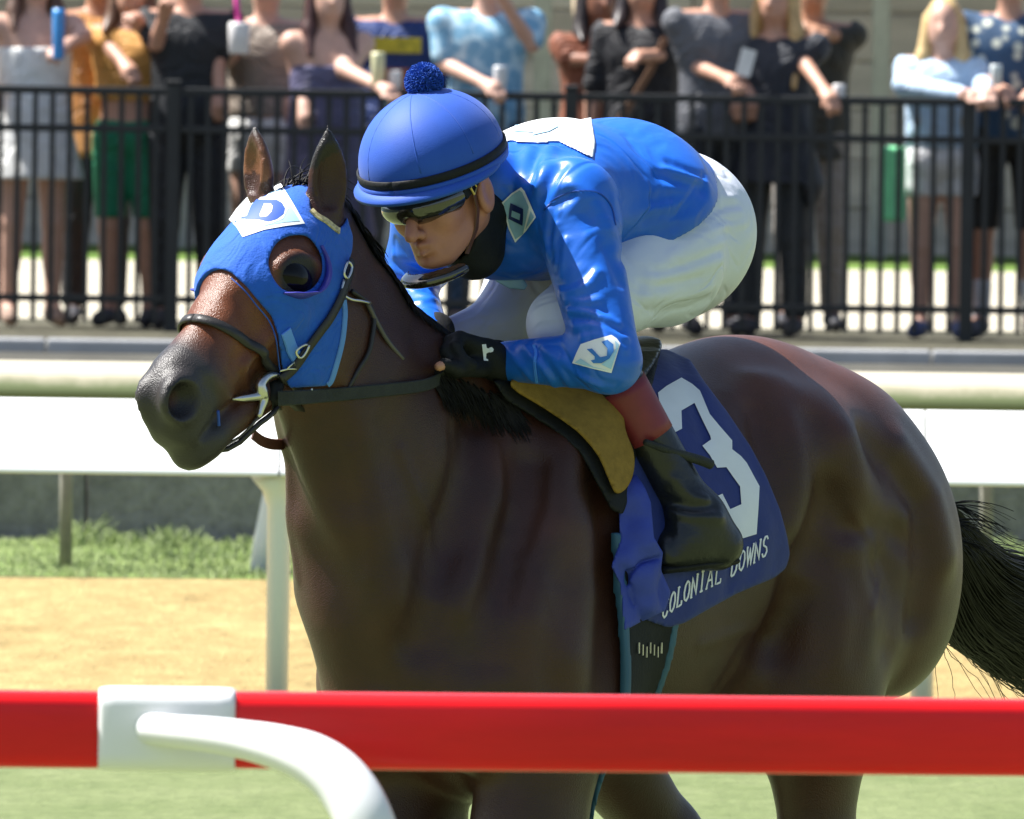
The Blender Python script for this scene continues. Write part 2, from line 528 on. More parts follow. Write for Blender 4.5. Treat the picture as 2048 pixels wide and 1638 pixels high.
def sheet(name, x0, x1, y0, y1, z, m, nx=1, ny=1, amp=0.0):
    xs = np.linspace(x0, x1, nx + 1); ys = np.linspace(y0, y1, ny + 1)
    X, Y = np.meshgrid(xs, ys)
    Z = np.full(X.shape, z) + amp * np.random.default_rng(5).normal(0, 1, X.shape)
    V = np.stack([X.ravel(), Y.ravel(), Z.ravel()], -1)
    f = [(j * (nx + 1) + i, j * (nx + 1) + i + 1, (j + 1) * (nx + 1) + i + 1, (j + 1) * (nx + 1) + i) for j in range(ny) for i in range(nx)]
    o = mesh(name, V, f, m); tag(o, kind='structure'); return o
ZP = 0.17
yT = ground(1024, 1472)[1]; yD = ground(1024, 1166)[1]; yW = ground(1024, 1092)[1]
yC = ground(1024, 718, ZP)[1]; yC2 = ground(1024, 690, ZP)[1]; yF = ground(1024, 672, ZP)[1]; yG = ground(1024, 532, ZP)[1]; yB = ground(1024, 502, ZP)[1]
turf = sheet('turf', -400, 400, -120, yT, 0.0, ground_mat('pale dry turf', (0.130, 0.165, 0.062), (0.185, 0.215, 0.096), 2.5, 16.0, c3=(0.62, 0.66, 0.60)))
sheet('dirt_track', -400, 400, yT, yD, -0.004, ground_mat('tan track dirt', (0.30, 0.222, 0.090), (0.39, 0.30, 0.130), 0.9, 6.0, 0.95, 0.06, (0.60, 0.55, 0.48)), 300, 60, 0.010)
sheet('grass_verge', -400, 400, yD, yW + 0.3, 0.0, ground_mat('verge soil and grass', (0.13, 0.20, 0.045), (0.20, 0.26, 0.08), 2.0, 20.0))
sheet('apron_soil', -400, 400, yW + 0.3, yC2 + 0.02, ZP - 0.004, ground_mat('grey apron', (0.06, 0.058, 0.048), (0.11, 0.105, 0.085), 1.0, 12.0))
sheet('fence_strip', -400, 400, yC2, yF + 2.2, ZP, ground_mat('brown verge soil', (0.060, 0.055, 0.040), (0.12, 0.115, 0.08), 3.0, 16.0, c3=(0.5, 0.5, 0.4)))
sheet('pavement', -400, 400, yF + 2.2, yG, ZP + 0.004, ground_mat('pale concrete paving', (0.44, 0.40, 0.31), (0.52, 0.48, 0.38), 0.6, 10.0, 0.9, 0.004, (0.86, 0.86, 0.84)))
sheet('lawn', -400, 400, yG, 400, ZP, ground_mat('far lawn', (0.09, 0.17, 0.03), (0.15, 0.23, 0.05), 1.0, 10.0))
def bevel_box(name, c, size, m, parent=None, r=0.01, rot=None, seg=2):
    bm = bmesh.new(); bmesh.ops.create_cube(bm, size=1.0)
    for v in bm.verts: v.co = Vector((v.co.x * size[0], v.co.y * size[1], v.co.z * size[2]))
    bmesh.ops.bevel(bm, geom=bm.edges[:], offset=r, segments=seg, profile=0.5, affect='EDGES')
    V = np.array([tuple(v.co) for v in bm.verts]); F_ = [tuple(v.index for v in f.verts) for f in bm.faces]; bm.free()
    if rot is not None: V = V @ np.array(rot).T
    o = mesh(name, V + np.array(c), F_, m, parent, False); return o
# retaining wall with its cap, in shade
conc = ground_mat('dark weathered concrete', (0.19, 0.18, 0.185), (0.34, 0.325, 0.33), 1.6, 22.0, 0.9, 0.02, (0.5, 0.5, 0.5))
wall = thing('retaining_wall', 'low dark grey concrete wall running along the grass verge', 'wall', (0, yW, 0))
for i in range(-14, 15):
    bevel_box('block', (i * 1.22 + 0.3, yW + 0.20, 0.25), (1.212, 0.36, 0.52), conc, wall, 0.012)
cb = thing('concrete_kerb', 'long pale grey concrete kerb lying before the black fence', 'kerb', (0, yC, ZP))
for i in range(-16, 17):
    bevel_box('kerb_stone', (i * 2.02 + 0.9, yC + 0.3, ZP + 0.022), (2.012, 0.14, 0.072), flat('pale grey kerb', (0.38, 0.385, 0.39), 0.7, var=0.15, scale=3.0, bump=0.002), cb, 0.012)
# ------------------------------------------------------------------ white inner rail
wp_ = M['vinyl'] = mat('white vinyl', (0.80, 0.80, 0.78), 0.35, 0.03, 2.0, spec=0.5)
M['old_vinyl'] = mat('cream weathered vinyl', (0.62, 0.60, 0.50), 0.45, 0.06, 3.0)
def profile_rail(name, x0, x1, yc, zc, hgt, dep, m, parent, r=0.03, n=6, tilt=0.0):
    """extruded rail with rounded corners running along x"""
    pr = []
    for cx, cz, a0 in ((1, 1, 0), (-1, 1, 90), (-1, -1, 180), (1, -1, 270)):
        for k in range(n + 1):
            a = math.radians(a0 + 90 * k / n)
            pr.append((cx * (dep / 2 - r) + r * math.cos(a), cz * (hgt / 2 - r) + r * math.sin(a)))
    V = [(x, yc + py + tilt * pz, zc + pz) for x in (x0, x1) for py, pz in pr]; N = len(pr)
    F_ = [(i, (i + 1) % N, N + (i + 1) % N, N + i) for i in range(N)] + [tuple(range(N))[::-1], tuple(range(N, 2 * N))]
    return mesh(name, V, F_, m, parent, False)
yI = ground(565, 1462)[1]
zt, zb = P(1024, 811, yI)[2], P(1024, 957, yI)[2]
ir = thing('track_rail', 'broad white plastic rail on slim posts crossing behind the horse', 'rail', (0, yI, 0))
xs_j = P(560, 900, yI)[0]
px_step = P(1850, 900, yI)[0] - xs_j
for i in range(-5, 6):
    profile_rail('rail_section', xs_j + i * px_step + 0.003, xs_j + (i + 1) * px_step - 0.003, yI, (zt + zb) / 2, zt - zb, 0.09, M['vinyl'], ir, 0.022, 6, 1.0)
    xp = xs_j + i * px_step
    mb = MB(); mb.tube([(xp, yI, -0.05), (xp, yI, zb - 0.09), (xp - 0.008, yI - 0.01, zb - 0.035), (xp - 0.022, yI - 0.03, zb + 0.012)], [0.032, 0.034, 0.042, 0.062], 16); mb.build('post', M['vinyl'], ir, True)
# outer rail of the dirt track
yO = ground(130, 1140)[1]
zt2, zb2 = P(1024, 735, yO)[2], P(1024, 816, yO)[2]
orl = thing('outer_rail', 'cream round plastic rail with green lower half before the grey wall', 'rail', (0, yO, 0))
def tinted():  # cream above, mottled green towards the bottom
    m, nt, b = newmat('cream rail with green lower half'); L = nt.links.new
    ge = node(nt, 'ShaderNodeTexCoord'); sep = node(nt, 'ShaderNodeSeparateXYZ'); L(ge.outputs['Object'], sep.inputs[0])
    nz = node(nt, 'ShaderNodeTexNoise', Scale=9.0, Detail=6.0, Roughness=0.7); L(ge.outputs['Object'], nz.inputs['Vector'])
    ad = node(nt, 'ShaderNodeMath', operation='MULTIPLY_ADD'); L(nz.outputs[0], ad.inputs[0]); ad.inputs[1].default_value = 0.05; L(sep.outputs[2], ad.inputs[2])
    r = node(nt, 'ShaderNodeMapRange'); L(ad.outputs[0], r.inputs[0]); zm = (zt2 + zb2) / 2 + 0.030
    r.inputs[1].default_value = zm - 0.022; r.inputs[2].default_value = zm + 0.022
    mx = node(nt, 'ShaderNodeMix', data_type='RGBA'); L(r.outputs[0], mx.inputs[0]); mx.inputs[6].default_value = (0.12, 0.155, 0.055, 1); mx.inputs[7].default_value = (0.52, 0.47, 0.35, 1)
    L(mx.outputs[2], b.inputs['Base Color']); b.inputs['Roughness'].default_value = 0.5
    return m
M['green_tint'] = tinted()
for i in range(-6, 7):
    o_ = profile_rail('rail_section', i * 3.6 + 0.6, (i + 1) * 3.6 + 0.597, yO, (zt2 + zb2) / 2, zt2 - zb2, 0.12, M['green_tint'], orl, 0.058, 8, 0.75)
steelpost = flat('weathered steel post', (0.25, 0.235, 0.20), 0.6, var=0.2)
for u in (-720, 130, 1050, 1972, 2890):
    xq = P(u, 1140, yO)[0]; w_ = 0.052
    mb = MB(); mb.tube([(xq, yO + 0.06, -0.05), (xq, yO + 0.03, zb2 + 0.02)], [0.022, 0.025], 12); mb.build('post', steelpost, orl, True)
br_ = MB(); q0, q1 = P(545, 985, yO), P(513, 1158, yO)
br_.tube([q1 + np.array([0, -0.03, -0.04]), (q0 + q1) / 2, q0, q0 + np.array([0.03, 0.03, 0.16])], [0.034, 0.034, 0.032, 0.030], 14); br_.build('brace', M['vinyl'], orl, True)
# ------------------------------------------------------------------ black picket fence
fen = thing('picket_fence', 'black metal picket fence along the spectators', 'fence', (0, yF, ZP))
M['iron'] = mat('black painted iron', (0.012, 0.014, 0.015), 0.45, 0.3, 10.0)
zr = [P(1024, v, yF)[2] for v in (192, 268, 608)]
xl, xr = P(-400, 400, yF)[0], P(2500, 400, yF)[0]
posts = [P(u, 400, yF)[0] for u in range(-450 - 795 * 4, 2731 + 795 * 4, 795)]
for x0, x1 in zip(posts, posts[1:]):
    for k, z in enumerate(zr):
        bevel_box('fence_rail', ((x0 + x1) / 2, yF, z), (x1 - x0 - 0.066, 0.038, 0.034 if k else 0.038), M['iron'], fen, 0.004, None, 1)
for x in posts:
    p_ = bevel_box('post', (x, yF, (zr[0] + ZP) / 2 + 0.01), (0.064, 0.064, zr[0] - ZP + 0.05), M['iron'], fen, 0.005, None, 1)
    bevel_box('post_cap', (x, yF, zr[0] + 0.045), (0.074, 0.074, 0.022), M['iron'], p_, 0.006, None, 1)
pk0 = None
for x0, x1 in zip(posts, posts[1:]):
    n_ = 23; st_ = (x1 - x0) / n_
    for i in range(1, n_):
        x = x0 + i * st_
        if pk0 is None:
            pk0 = bevel_box('picket', (0, 0, 0), (0.026, 0.024, zr[0] - ZP - 0.06), M['iron'], None, 0.002, None, 1); pk = pk0
        else:
            pk = pk0.copy(); COL.objects.link(pk)
        pk.parent = fen
        pk.location = Vector((x, 0, (zr[0] - ZP - 0.06) / 2 + 0.04 + 0.0))
# ------------------------------------------------------------------ building behind the crowd
bw = thing('boarded_building', 'grey brown boarded wall of the stand behind the spectators', 'building', (0, yB, ZP))
wcs = [(0.44, 0.37, 0.31), (0.50, 0.43, 0.36), (0.39, 0.33, 0.275), (0.53, 0.46, 0.40)]
rw = random.Random(4)
for j in range(13):
    for i in range(-6, 6):
        zc_ = ZP + 0.12 + j * 0.28
        off_ = (j % 2) * 2.1
        bevel_box('board', (i * 4.2 + off_ + 1.0, yB + 0.35 + rw.uniform(-.01, .01), zc_), (4.195, 0.06, 0.277), flat('grey board %d' % rw.randrange(4), wcs[rw.randrange(4)], 0.85, var=0.25, scale=3.0, stretch=(0.4, 1, 3)), bw, 0.012, None, 1)
bevel_box('wall', (0, yB + 0.50, ZP + 1.8), (56, 0.16, 3.7), flat('wall backing', (0.05, 0.045, 0.04)), bw, 0.01)
bevel_box('roof', (0, yB + 0.1, ZP + 3.85), (57, 3.4, 0.18), flat('grey roof', (0.12, 0.12, 0.12)), bw, 0.02)
for u in (1085, 360, 1760):
    x = P(u, 100, yB - 0.6)[0]
    bevel_box('column', (x, yB - 0.9, ZP + 1.88), (0.10, 0.10, 3.75), flat('grey column', (0.33, 0.32, 0.28), 0.7), bw, 0.01)
pl_ = MB(); a_, b_ = P(1143, -160, yB - 3.0), P(1178, 330, yB - 3.0); pl_.tube([a_, b_, b_ + (b_ - a_) * 0.9], [0.028, 0.028, 0.028], 10)
tag(pl_.build('wooden_pole', flat('pale wooden pole', (0.46, 0.36, 0.24), 0.6), None, True), 'pale wooden pole leaning behind the man in the light blue shirt', 'pole')
# ------------------------------------------------------------------ grass
def blades(name, n, x0, x1, y0, y1, z, h0, h1, m, r, fn=None):
    rg_ = np.random.default_rng(11)
    p = np.stack([rg_.uniform(x0, x1, n), rg_.uniform(y0, y1, n), np.full(n, z)], -1)
    hh = rg_.uniform(h0, h1, n)
    if fn is not None: hh = hh * fn(p)
    lean = rg_.normal(0, 0.45, (n, 2))
    K = 4; pts = np.zeros((n, K, 3))
    for k in range(K):
        f = k / (K - 1)
        pts[:, k] = p + np.stack([lean[:, 0] * hh * f * f, lean[:, 1] * hh * f * f, hh * f], -1)
    o = strands(name, pts, r, r * 0.25, m); tag(o, kind='stuff'); return o
M['blade'] = mat('grass blades', (0.16, 0.24, 0.065), 0.55, 0.45, 1.5, rgb2=(0.28, 0.34, 0.13))
M['turfblade'] = mat('pale turf blades', (0.22, 0.28, 0.10), 0.6, 0.3, 1.2, rgb2=(0.32, 0.36, 0.16))
xa, xb = P(-150, 1100, yD)[0], P(2200, 1100, yD)[0]
def clump(p):
    s = 0.6 + 0.6 * np.abs(np.sin(p[:, 0] * 2.3 + 1.0) * np.sin(p[:, 0] * 5.1 + p[:, 1]))
    for u, k in ((180, 2.2), (345, 1.6), (630, 1.1), (2000, 1.6)):
        s += k * np.exp(-((p[:, 0] - P(u, 1050, yW)[0]) / 0.10) ** 2) * (p[:, 1] > yW - 0.9)
    return s
g1 = blades('verge_grass', 10000, xa, xb, yD - 0.05, yW - 0.02, 0.0, 0.014, 0.034, M['blade'], 0.004, clump)
# ------------------------------------------------------------------ red rail in front
yR = -12.0
ppm = F_PX / (CAM_D + yR)
rr = thing('safety_rail', 'glossy red plastic safety rail with a white joint close to the camera', 'rail', P(335, 1460, yR))
M['red'] = mat('glossy red plastic', (0.80, 0.010, 0.014), 0.24, 0.16, 2.5, 0.0006, 14.0, spec=0.3, stretch=(0.6, 4, 4))
M['white_gloss'] = mat('white plastic', (0.80, 0.80, 0.79), 0.30, 0.03, 2.0, spec=0.5)
def oriented_rail(name, u0, u1, v0a, v0b, v1a, v1b, dep, m, parent, r, closed_ends=0.0):
    """rail between photo columns u0..u1; top edge v0a..v0b, lower edge v1a..v1b at the depth yR"""
    A_, B_ = P(u0, v0a, yR), P(u1, v0b, yR); A2, B2 = P(u0, v1a, yR), P(u1, v1b, yR)
    ca, cb_ = (A_ + A2) / 2, (B_ + B2) / 2; h = np.linalg.norm(A_ - A2)
    ex = nrm(cb_ - ca); ez = nrm(UP - ex * (UP @ ex)); ey = np.cross(ez, ex)
    n = 6; secs = []
    rings = [(0.0, 1.0)] if closed_ends <= 0 else [(0.0, 0.90), (closed_ends * 0.3, 0.97), (closed_ends, 1.0)]
    Lx = np.linalg.norm(cb_ - ca)
    st_ = [(t, s_) for t, s_ in rings] + [(Lx - t, s_) for t, s_ in rings[::-1]]
    V, F_ = [], []
    pr = []
    for cx, cz, a0 in ((1, 1, 0), (-1, 1, 90), (-1, -1, 180), (1, -1, 270)):
        for k in range(n + 1):
            a = math.radians(a0 + 90 * k / n); pr.append((cx * (dep / 2 - r) + r * math.cos(a), cz * (h / 2 - r) + r * math.sin(a)))
    N_ = len(pr)
    for t, s_ in st_:
        for py, pz in pr: V.append(ca + ex * t + ey * py * s_ + ez * pz * (1 - (1 - s_) * 0.5))
    for i in range(len(st_) - 1):
        for j in range(N_): F_.append((i * N_ + j, i * N_ + (j + 1) % N_, (i + 1) * N_ + (j + 1) % N_, (i + 1) * N_ + j))
    F_ += [tuple(range(N_))[::-1], tuple((len(st_) - 1) * N_ + j for j in range(N_))]
    o = mesh(name, V, F_, m, parent, True)
    return o
oriented_rail('rail_section', -900, 206, 1371, 1381, 1524, 1538, 0.075, M['red'], rr, 0.020, 0.012)
oriented_rail('rail_section', 462, 3000, 1383, 1413, 1536, 1556, 0.075, M['red'], rr, 0.020, 0.012)
jn = oriented_rail('rail_joint', 198, 471, 1373, 1376, 1540, 1543, 0.092, M['white_gloss'], rr, 0.024, 0.022)
pth = [(300, 1457, 0.02), (345, 1463, 0.06), (420, 1470, 0.12), (500, 1482, 0.18), (565, 1497, 0.23), (620, 1517, 0.27), (668, 1548, 0.30), (703, 1590, 0.32), (728, 1640, 0.335), (745, 1700, 0.34), (755, 1770, 0.345), (757, 1900, 0.345), (757, 2300, 0.345)]
wid = [64, 66, 72, 80, 92, 104, 112, 116, 118, 118, 118, 118, 118]
pts_ = [P(u, v, yR - 0.02 - d) for u, v, d in pth]
gpt = pts_[-1].copy(); gpt[2] = -0.05; pts_.append(gpt); wid.append(118)
sp = smooth_poly(pts_, 4, False); sw_ = np.interp(np.linspace(0, 1, len(sp)), np.linspace(0, 1, len(wid)), wid) / ppm / 2
mb = MB(); mb.tube([P(294, 1456, yR + 0.0)] + list(sp), [0.017] + list(sw_), 20); mb.build('bent_post', M['white_gloss'], rr, True)
for u in (-1500, 3300):
    c_ = P(u, 1460, yR)
    mb = MB(); mb.tube([c_ + np.array([0, -0.03, 0]), c_ + np.array([.14, -.2, -.02]), c_ + np.array([.28, -.32, -.1]), c_ + np.array([.3, -.34, -.25]), np.array([c_[0] + .3, c_[1] - .34, -.05])], [0.024, 0.028, .036, .038, .038], 16); mb.build('bent_post', M['white_gloss'], rr, True)
# ------------------------------------------------------------------ the horse
HF = Field()
SIDES = (1, -1)
def S(p, s):
    return np.array(p) if s > 0 else mir(p)
# trunk
HF.ell(AB(0.18, 0, 1.20), (0.44, 0.265, 0.355), (FW, LF, UP), 0.02)
HF.ell(AB(-0.16, 0, 1.31), (0.36, 0.245, 0.265), (FW, LF, UP), 0.10)
HF.ell(AB(0.43, 0, 1.20), (0.28, 0.205, 0.33), (FW, LF, UP), 0.10)
HF.rc(AB(0.42, 0, 1.42), AB(0.05, 0, 1.42), 0.11, 0.13, 0.12)
HF.rc(AB(0.10, 0, 1.42), AB(-0.26, 0, 1.485), 0.13, 0.145, 0.10)
HF.ell(AB(-0.36, 0, 1.405), (0.32, 0.225, 0.228), (FW, LF, UP), 0.08)
HF.rc(AB(-0.36, 0, 1.50), AB(-0.74, 0, 1.34), 0.10, 0.06, 0.08)
# neck
NK = [(H(624, 560, 0), 0.118), (H(682, 740, 0), 0.146), (H(772, 930, 0), 0.195), (H(870, 1100, 0), 0.225)]
for (p, r), (p2, r2) in zip(NK, NK[1:]):
    HF.rc(p, p2, r, r2, 0.06, LF, 0.60)
HF.rc(H(646, 455, 0), H(722, 600, 0), 0.042, 0.042, 0.06)
HF.rc(H(722, 600, 0), H(805, 716, 0), 0.042, 0.055, 0.06)
HF.rc(H(805, 716, 0), H(985, 815, 0), 0.055, 0.09, 0.08)
HF.ell(AB(0.58, 0, 1.10), (0.16, 0.15, 0.20), (FW, LF, UP), 0.08)
HF.rc(H(684, 840, 0), H(716, 1020, 0), 0.080, 0.095, 0.06)
HF.rc(H(716, 1020, 0), H(748, 1200, 0), 0.095, 0.115, 0.06)
HF.rc(H(748, 1200, 0), H(765, 1420, 0), 0.115, 0.105, 0.08)
HF.ell(AB(0.63, 0, 1.20), (0.13, 0.12, 0.16), (FW, LF, UP), 0.08)
HF.ell(AB(0.42, 0, 0.95), (0.22, 0.13, 0.15), (FW, LF, UP), 0.08)
HF.ell(AB(-0.27, 0, 1.02), (0.22, 0.15, 0.17), (FW, LF, UP), 0.06)
for s in SIDES:
    # shoulder, upper arm, breast
    sc = nrm(AB(0.60, 0.18, 1.02) - AB(0.34, 0.10, 1.50))
    if s < 0: sc = sc - 2 * (sc @ LF) * LF
    HF.ell(S(AB(0.43, 0.150, 1.22), s), (0.33, 0.080, 0.155), [sc, LF, np.cross(sc, LF)], 0.05)
    HF.ell(S(AB(0.63, 0.115, 1.06), s), (0.14, 0.100, 0.20), (FW, LF, UP), 0.05)
    HF.ell(S(AB(0.42, 0.185, 1.05), s), (0.16, 0.085, 0.17), (FW, LF, UP), 0.05)
    # hindquarter
    HF.ell(S(AB(-0.475, 0.122, 1.31), s), (0.245, 0.130, 0.24), (FW, LF, UP), 0.08)
    HF.ell(S(AB(-0.595, 0.125, 1.20), s), (0.185, 0.125, 0.235), (FW, LF, UP), 0.08)
    HF.ell(S(AB(-0.26, 0.185, 1.42), s), (0.13, 0.075, 0.12), (FW, LF, UP), 0.08)
    HF.ell(S(AB(-0.36, 0.155, 1.10), s), (0.15, 0.10, 0.20), (FW, LF, UP), 0.07)
# legs (near fore, far fore, near hind, far hind)
def leg(pts, rad, k=0.04, q=0.8):
    for i in range(len(pts) - 1):
        HF.rc(pts[i], pts[i + 1], rad[i], rad[i + 1], k, LF, q)
leg([AB(0.46, 0.155, 1.00), AB(0.50, 0.145, 0.74), AB(0.53, 0.14, 0.52), AB(0.53, 0.14, 0.47), AB(0.50, 0.135, 0.20), AB(0.52, 0.135, 0.12), AB(0.60, 0.135, 0.045)],
    [0.15, 0.110, 0.062, 0.060, 0.036, 0.045, 0.050])
leg([AB(0.51, -0.135, 1.00), AB(0.515, -0.13, 0.74), AB(0.78, -0.14, 0.52), AB(0.80, -0.14, 0.50), AB(0.66, -0.14, 0.32), AB(0.60, -0.14, 0.28), AB(0.52, -0.14, 0.24)],
    [0.14, 0.120, 0.066, 0.060, 0.036, 0.045, 0.050])
leg([AB(-0.40, 0.145, 1.10), AB(-0.36, 0.150, 0.95), AB(-0.385, 0.14, 0.70), AB(-0.47, 0.13, 0.52), AB(-0.47, 0.13, 0.48), AB(-0.40, 0.13, 0.22), AB(-0.37, 0.13, 0.13), AB(-0.30, 0.13, 0.05)],
    [0.15, 0.125, 0.070, 0.055, 0.055, 0.038, 0.045, 0.052])
leg([AB(-0.30, -0.145, 1.12), AB(-0.02, -0.145, 0.94), AB(-0.30, -0.14, 0.70), AB(-0.44, -0.13, 0.52), AB(-0.44, -0.13, 0.48), AB(-0.22, -0.13, 0.25), AB(-0.16, -0.13, 0.17), AB(-0.08, -0.13, 0.09)],
    [0.16, 0.105, 0.065, 0.055, 0.055, 0.038, 0.045, 0.052])
# head
HP0, HP1 = H(583, 376, 0), H(316, 744, 0)
ES = nrm(HP1 - HP0)
ET = nrm(np.cross(ES, LF)); ET = ET if ET[2] > 0 else -ET
def hd(s, t, w):
    return HP0 + s * ES + t * ET + w * LF
def hdpx(u, v, w):
    q = H(u, v, w) - HP0
    return q @ ES, q @ ET
HX = (ES, ET, LF)
E = Field()
E.ell(hd(0.06, -0.085, 0), (0.13, 0.085, 0.082), HX, 0.03)
E.ell(hd(0.155, -0.055, 0), (0.145, 0.085, 0.092), HX, 0.05)
E.rc(hd(0.20, -0.05, 0), hd(0.46, -0.047, 0), 0.066, 0.036, 0.04)
E.rc(hd(0.24, -0.12, 0), hd(0.44, -0.085, 0), 0.085, 0.066, 0.04, LF, 0.80)
E.ell(hd(0.15, -0.17, 0), (0.15, 0.12, 0.07), HX, 0.05)
E.ell(hd(0.485, -0.075, 0), (0.074, 0.078, 0.052), HX, 0.04)
E.ell(hd(0.525, -0.105, 0), (0.042, 0.065, 0.044), HX, 0.03)
E.ell(hd(0.505, -0.175, 0), (0.055, 0.036, 0.042), HX, 0.03)
for s in SIDES:
    E.ell(hd(0.15, -0.185, s * 0.05), (0.115, 0.11, 0.042), HX, 0.04)
    E.ell(hd(0.18, -0.062, s * 0.078), (0.062, 0.050, 0.024), HX, 0.03)
    E.rc(hd(0.24, -0.225, s * 0.03), hd(0.48, -0.175, s * 0.018), 0.040, 0.028, 0.03)
    E.rc(hd(0.22, -0.105, s * 0.078), hd(0.36, -0.105, s * 0.062), 0.012, 0.006, 0.03)
    # nostril rim and hollow
    ns, nt_ = hdpx(366, 800, 0.055)
    rr_ = (0.047, 0.047, 0.027) if s > 0 else (0.040, 0.042, 0.024)
    E.ell(hd(ns - 0.006, nt_ - 0.004, s * (0.038 if s > 0 else 0.024)), rr_, HX, 0.020)
    E.ell(hd(ns + 0.000, nt_ - 0.003, s * (0.070 if s > 0 else 0.060)), (0.040, 0.037, 0.042), HX, 0.006, 's')
    E.rc(hd(0.580, -0.140, s * 0.05), hd(0.43, -0.138, s * 0.066), 0.006, 0.004, 0.012, m='s')
HF.ops += E.ops
HB = HF.copy()                      # head, neck and trunk without ears
# ears: a leaf shape hollowed on its front
EARP = smooth_poly([(0, 0.62), (0.12, 0.80), (0.28, 0.97), (0.42, 1.0), (0.58, 0.90), (0.74, 0.66), (0.88, 0.34), (0.96, 0.14), (1.0, 0.05)], 5, False)
def ear(base, tip, face, w):
    up = nrm(tip - base); L_ = np.linalg.norm(tip - base)
    face = nrm(face - up * (face @ up)); side = np.cross(up, face)
    HF.leaf(base - up * 0.01, up, side, face, L_ + 0.01, w, EARP, 0.62, 0.02)
    HF.leaf(base + up * L_ * 0.08 + face * w * 0.62, up, side, face, L_ * 0.90, w * 0.80, EARP, 0.80, 0.004, 's')
ear(H(655, 428, 0.062), H(657, 250, 0.075), nrm(FW * 0.5 + LF * 0.9), 0.038)
ear(H(519, 398, -0.058), H(509, 246, -0.065), nrm(FW * 0.92 - LF * 0.30), 0.038)
# muscle relief, laid on the surface
def relief(uv, w, amp, mirror=True):
    p = HF.hit(uv)
    HF.bump(p, w, amp)
    if mirror: HF.bump(mir(p), w, amp)
BASE_OPS = list(HF.ops)
R_ = [
 # shoulder and neck
 ([(945, 845), (935, 930), (912, 1010), (885, 1095), (850, 1190), (835, 1280)], 0.0585, -0.0272),
 ([(1052, 930), (1050, 1011), (1012, 1104), (978, 1220), (965, 1310)], 0.0536, -0.0222),
 ([(1130, 890), (1115, 1000), (1080, 1120), (1055, 1230)], 0.0765, 0.0208),
 ([(990, 900), (985, 1000), (955, 1100), (915, 1210)], 0.0585, 0.0156),
 ([(1165, 1060), (1160, 1180), (1130, 1300)], 0.0765, 0.0182),
 ([(1212, 980), (1228, 1080), (1232, 1200), (1222, 1390)], 0.0683, -0.0370),
 ([(1090, 1190), (1062, 1300), (1050, 1400)], 0.0540, 0.0130), ([(900, 1230), (930, 1320), (960, 1390)], 0.0683, -0.0123),
 ([(760, 860), (800, 960), (830, 1060)], 0.0877, -0.0123), ([(700, 820), (730, 940), (770, 1080), (800, 1180)], 0.0720, 0.0130),
 ([(660, 820), (680, 900), (705, 1000)], 0.0488, -0.0099), ([(800, 700), (760, 790), (740, 860)], 0.0630, 0.0078),
 # hindquarter
 ([(1660, 1010), (1628, 1085), (1592, 1148), (1571, 1225), (1555, 1285)], 0.0634, -0.0370),
 ([(1735, 880), (1788, 949), (1837, 1010), (1850, 1120), (1835, 1230)], 0.0488, -0.0222),
 ([(1690, 1062), (1740, 1050), (1774, 1056), (1824, 1095)], 0.0390, -0.0111),
 ([(1618, 850), (1636, 931), (1646, 985), (1655, 1020)], 0.0536, -0.0148),
 ([(1690, 880), (1715, 970), (1745, 1035)], 0.0675, 0.0182),
 ([(1700, 1110), (1690, 1200), (1680, 1300)], 0.0900, 0.0182),
 ([(1540, 770), (1590, 850), (1600, 940), (1580, 1040)], 0.0675, 0.0156),
 ([(1800, 900), (1860, 1000), (1890, 1110)], 0.0630, 0.0156), ([(1760, 1130), (1790, 1200), (1780, 1290)], 0.0585, -0.0123),
 ([(1500, 760), (1470, 800), (1475, 870)], 0.0450, 0.0130),
 ([(1590, 1200), (1560, 1250), (1490, 1300), (1440, 1380)], 0.0488, -0.0123),
 ([(1000, 870), (1020, 960), (1012, 1040)], 0.0275, -0.0057), ([(905, 860), (900, 950), (880, 1030)], 0.0275, -0.0057), ([(1085, 930), (1075, 1010), (1050, 1090)], 0.0275, -0.0057),
 ([(1020, 1150), (1000, 1230), (1000, 1320)], 0.0375, -0.0066), ([(1105, 1180), (1090, 1270), (1100, 1370)], 0.0375, -0.0057),
 ([(1500, 830), (1540, 920), (1545, 1020)], 0.0500, -0.0066), ([(1700, 1140), (1720, 1220), (1710, 1310)], 0.0438, -0.0076), ([(1640, 1120), (1650, 1210), (1640, 1300)], 0.0438, -0.0066),
 ([(1770, 960), (1810, 1040), (1815, 1090)], 0.035, 0.008), ([(1590, 800), (1650, 860), (1690, 930)], 0.0438, -0.0057),
 # head
 ([(640, 640), (662, 690), (655, 745)], 0.060, 0.007),
 ([(425, 655), (470, 700), (520, 740)], 0.030, -0.005), ([(440, 600), (458, 640), (470, 690)], 0.030, 0.005), ([(480, 600), (500, 640), (515, 690)], 0.026, -0.005),
 ([(404, 872), (425, 850), (445, 825), (468, 803)], 0.012, -0.010),
 ([(420, 745), (450, 770), (455, 800)], 0.030, 0.005), ([(415, 770), (440, 800), (430, 840)], 0.022, -0.004),
 ([(330, 860), (360, 880), (395, 875)], 0.022, 0.004),
 ([(556, 535), (575, 516), (602, 510), (628, 522), (640, 540)], 0.014, 0.010), ([(556, 508), (590, 494), (628, 506)], 0.010, -0.005),
 # veins
 ([(800, 900), (830, 980), (860, 1060), (865, 1130)], 0.018, 0.0045), ([(700, 900), (720, 1000), (745, 1100), (740, 1160)], 0.020, 0.0045), ([(1700, 1010), (1740, 1080), (1760, 1160), (1745, 1220)], 0.016, 0.0035),
 ([(1400, 1290), (1480, 1262), (1540, 1250)], 0.018, 0.0045), ([(430, 650), (455, 690), (450, 730), (470, 760)], 0.012, 0.0035), ([(500, 690), (490, 740), (500, 780)], 0.014, 0.003)]
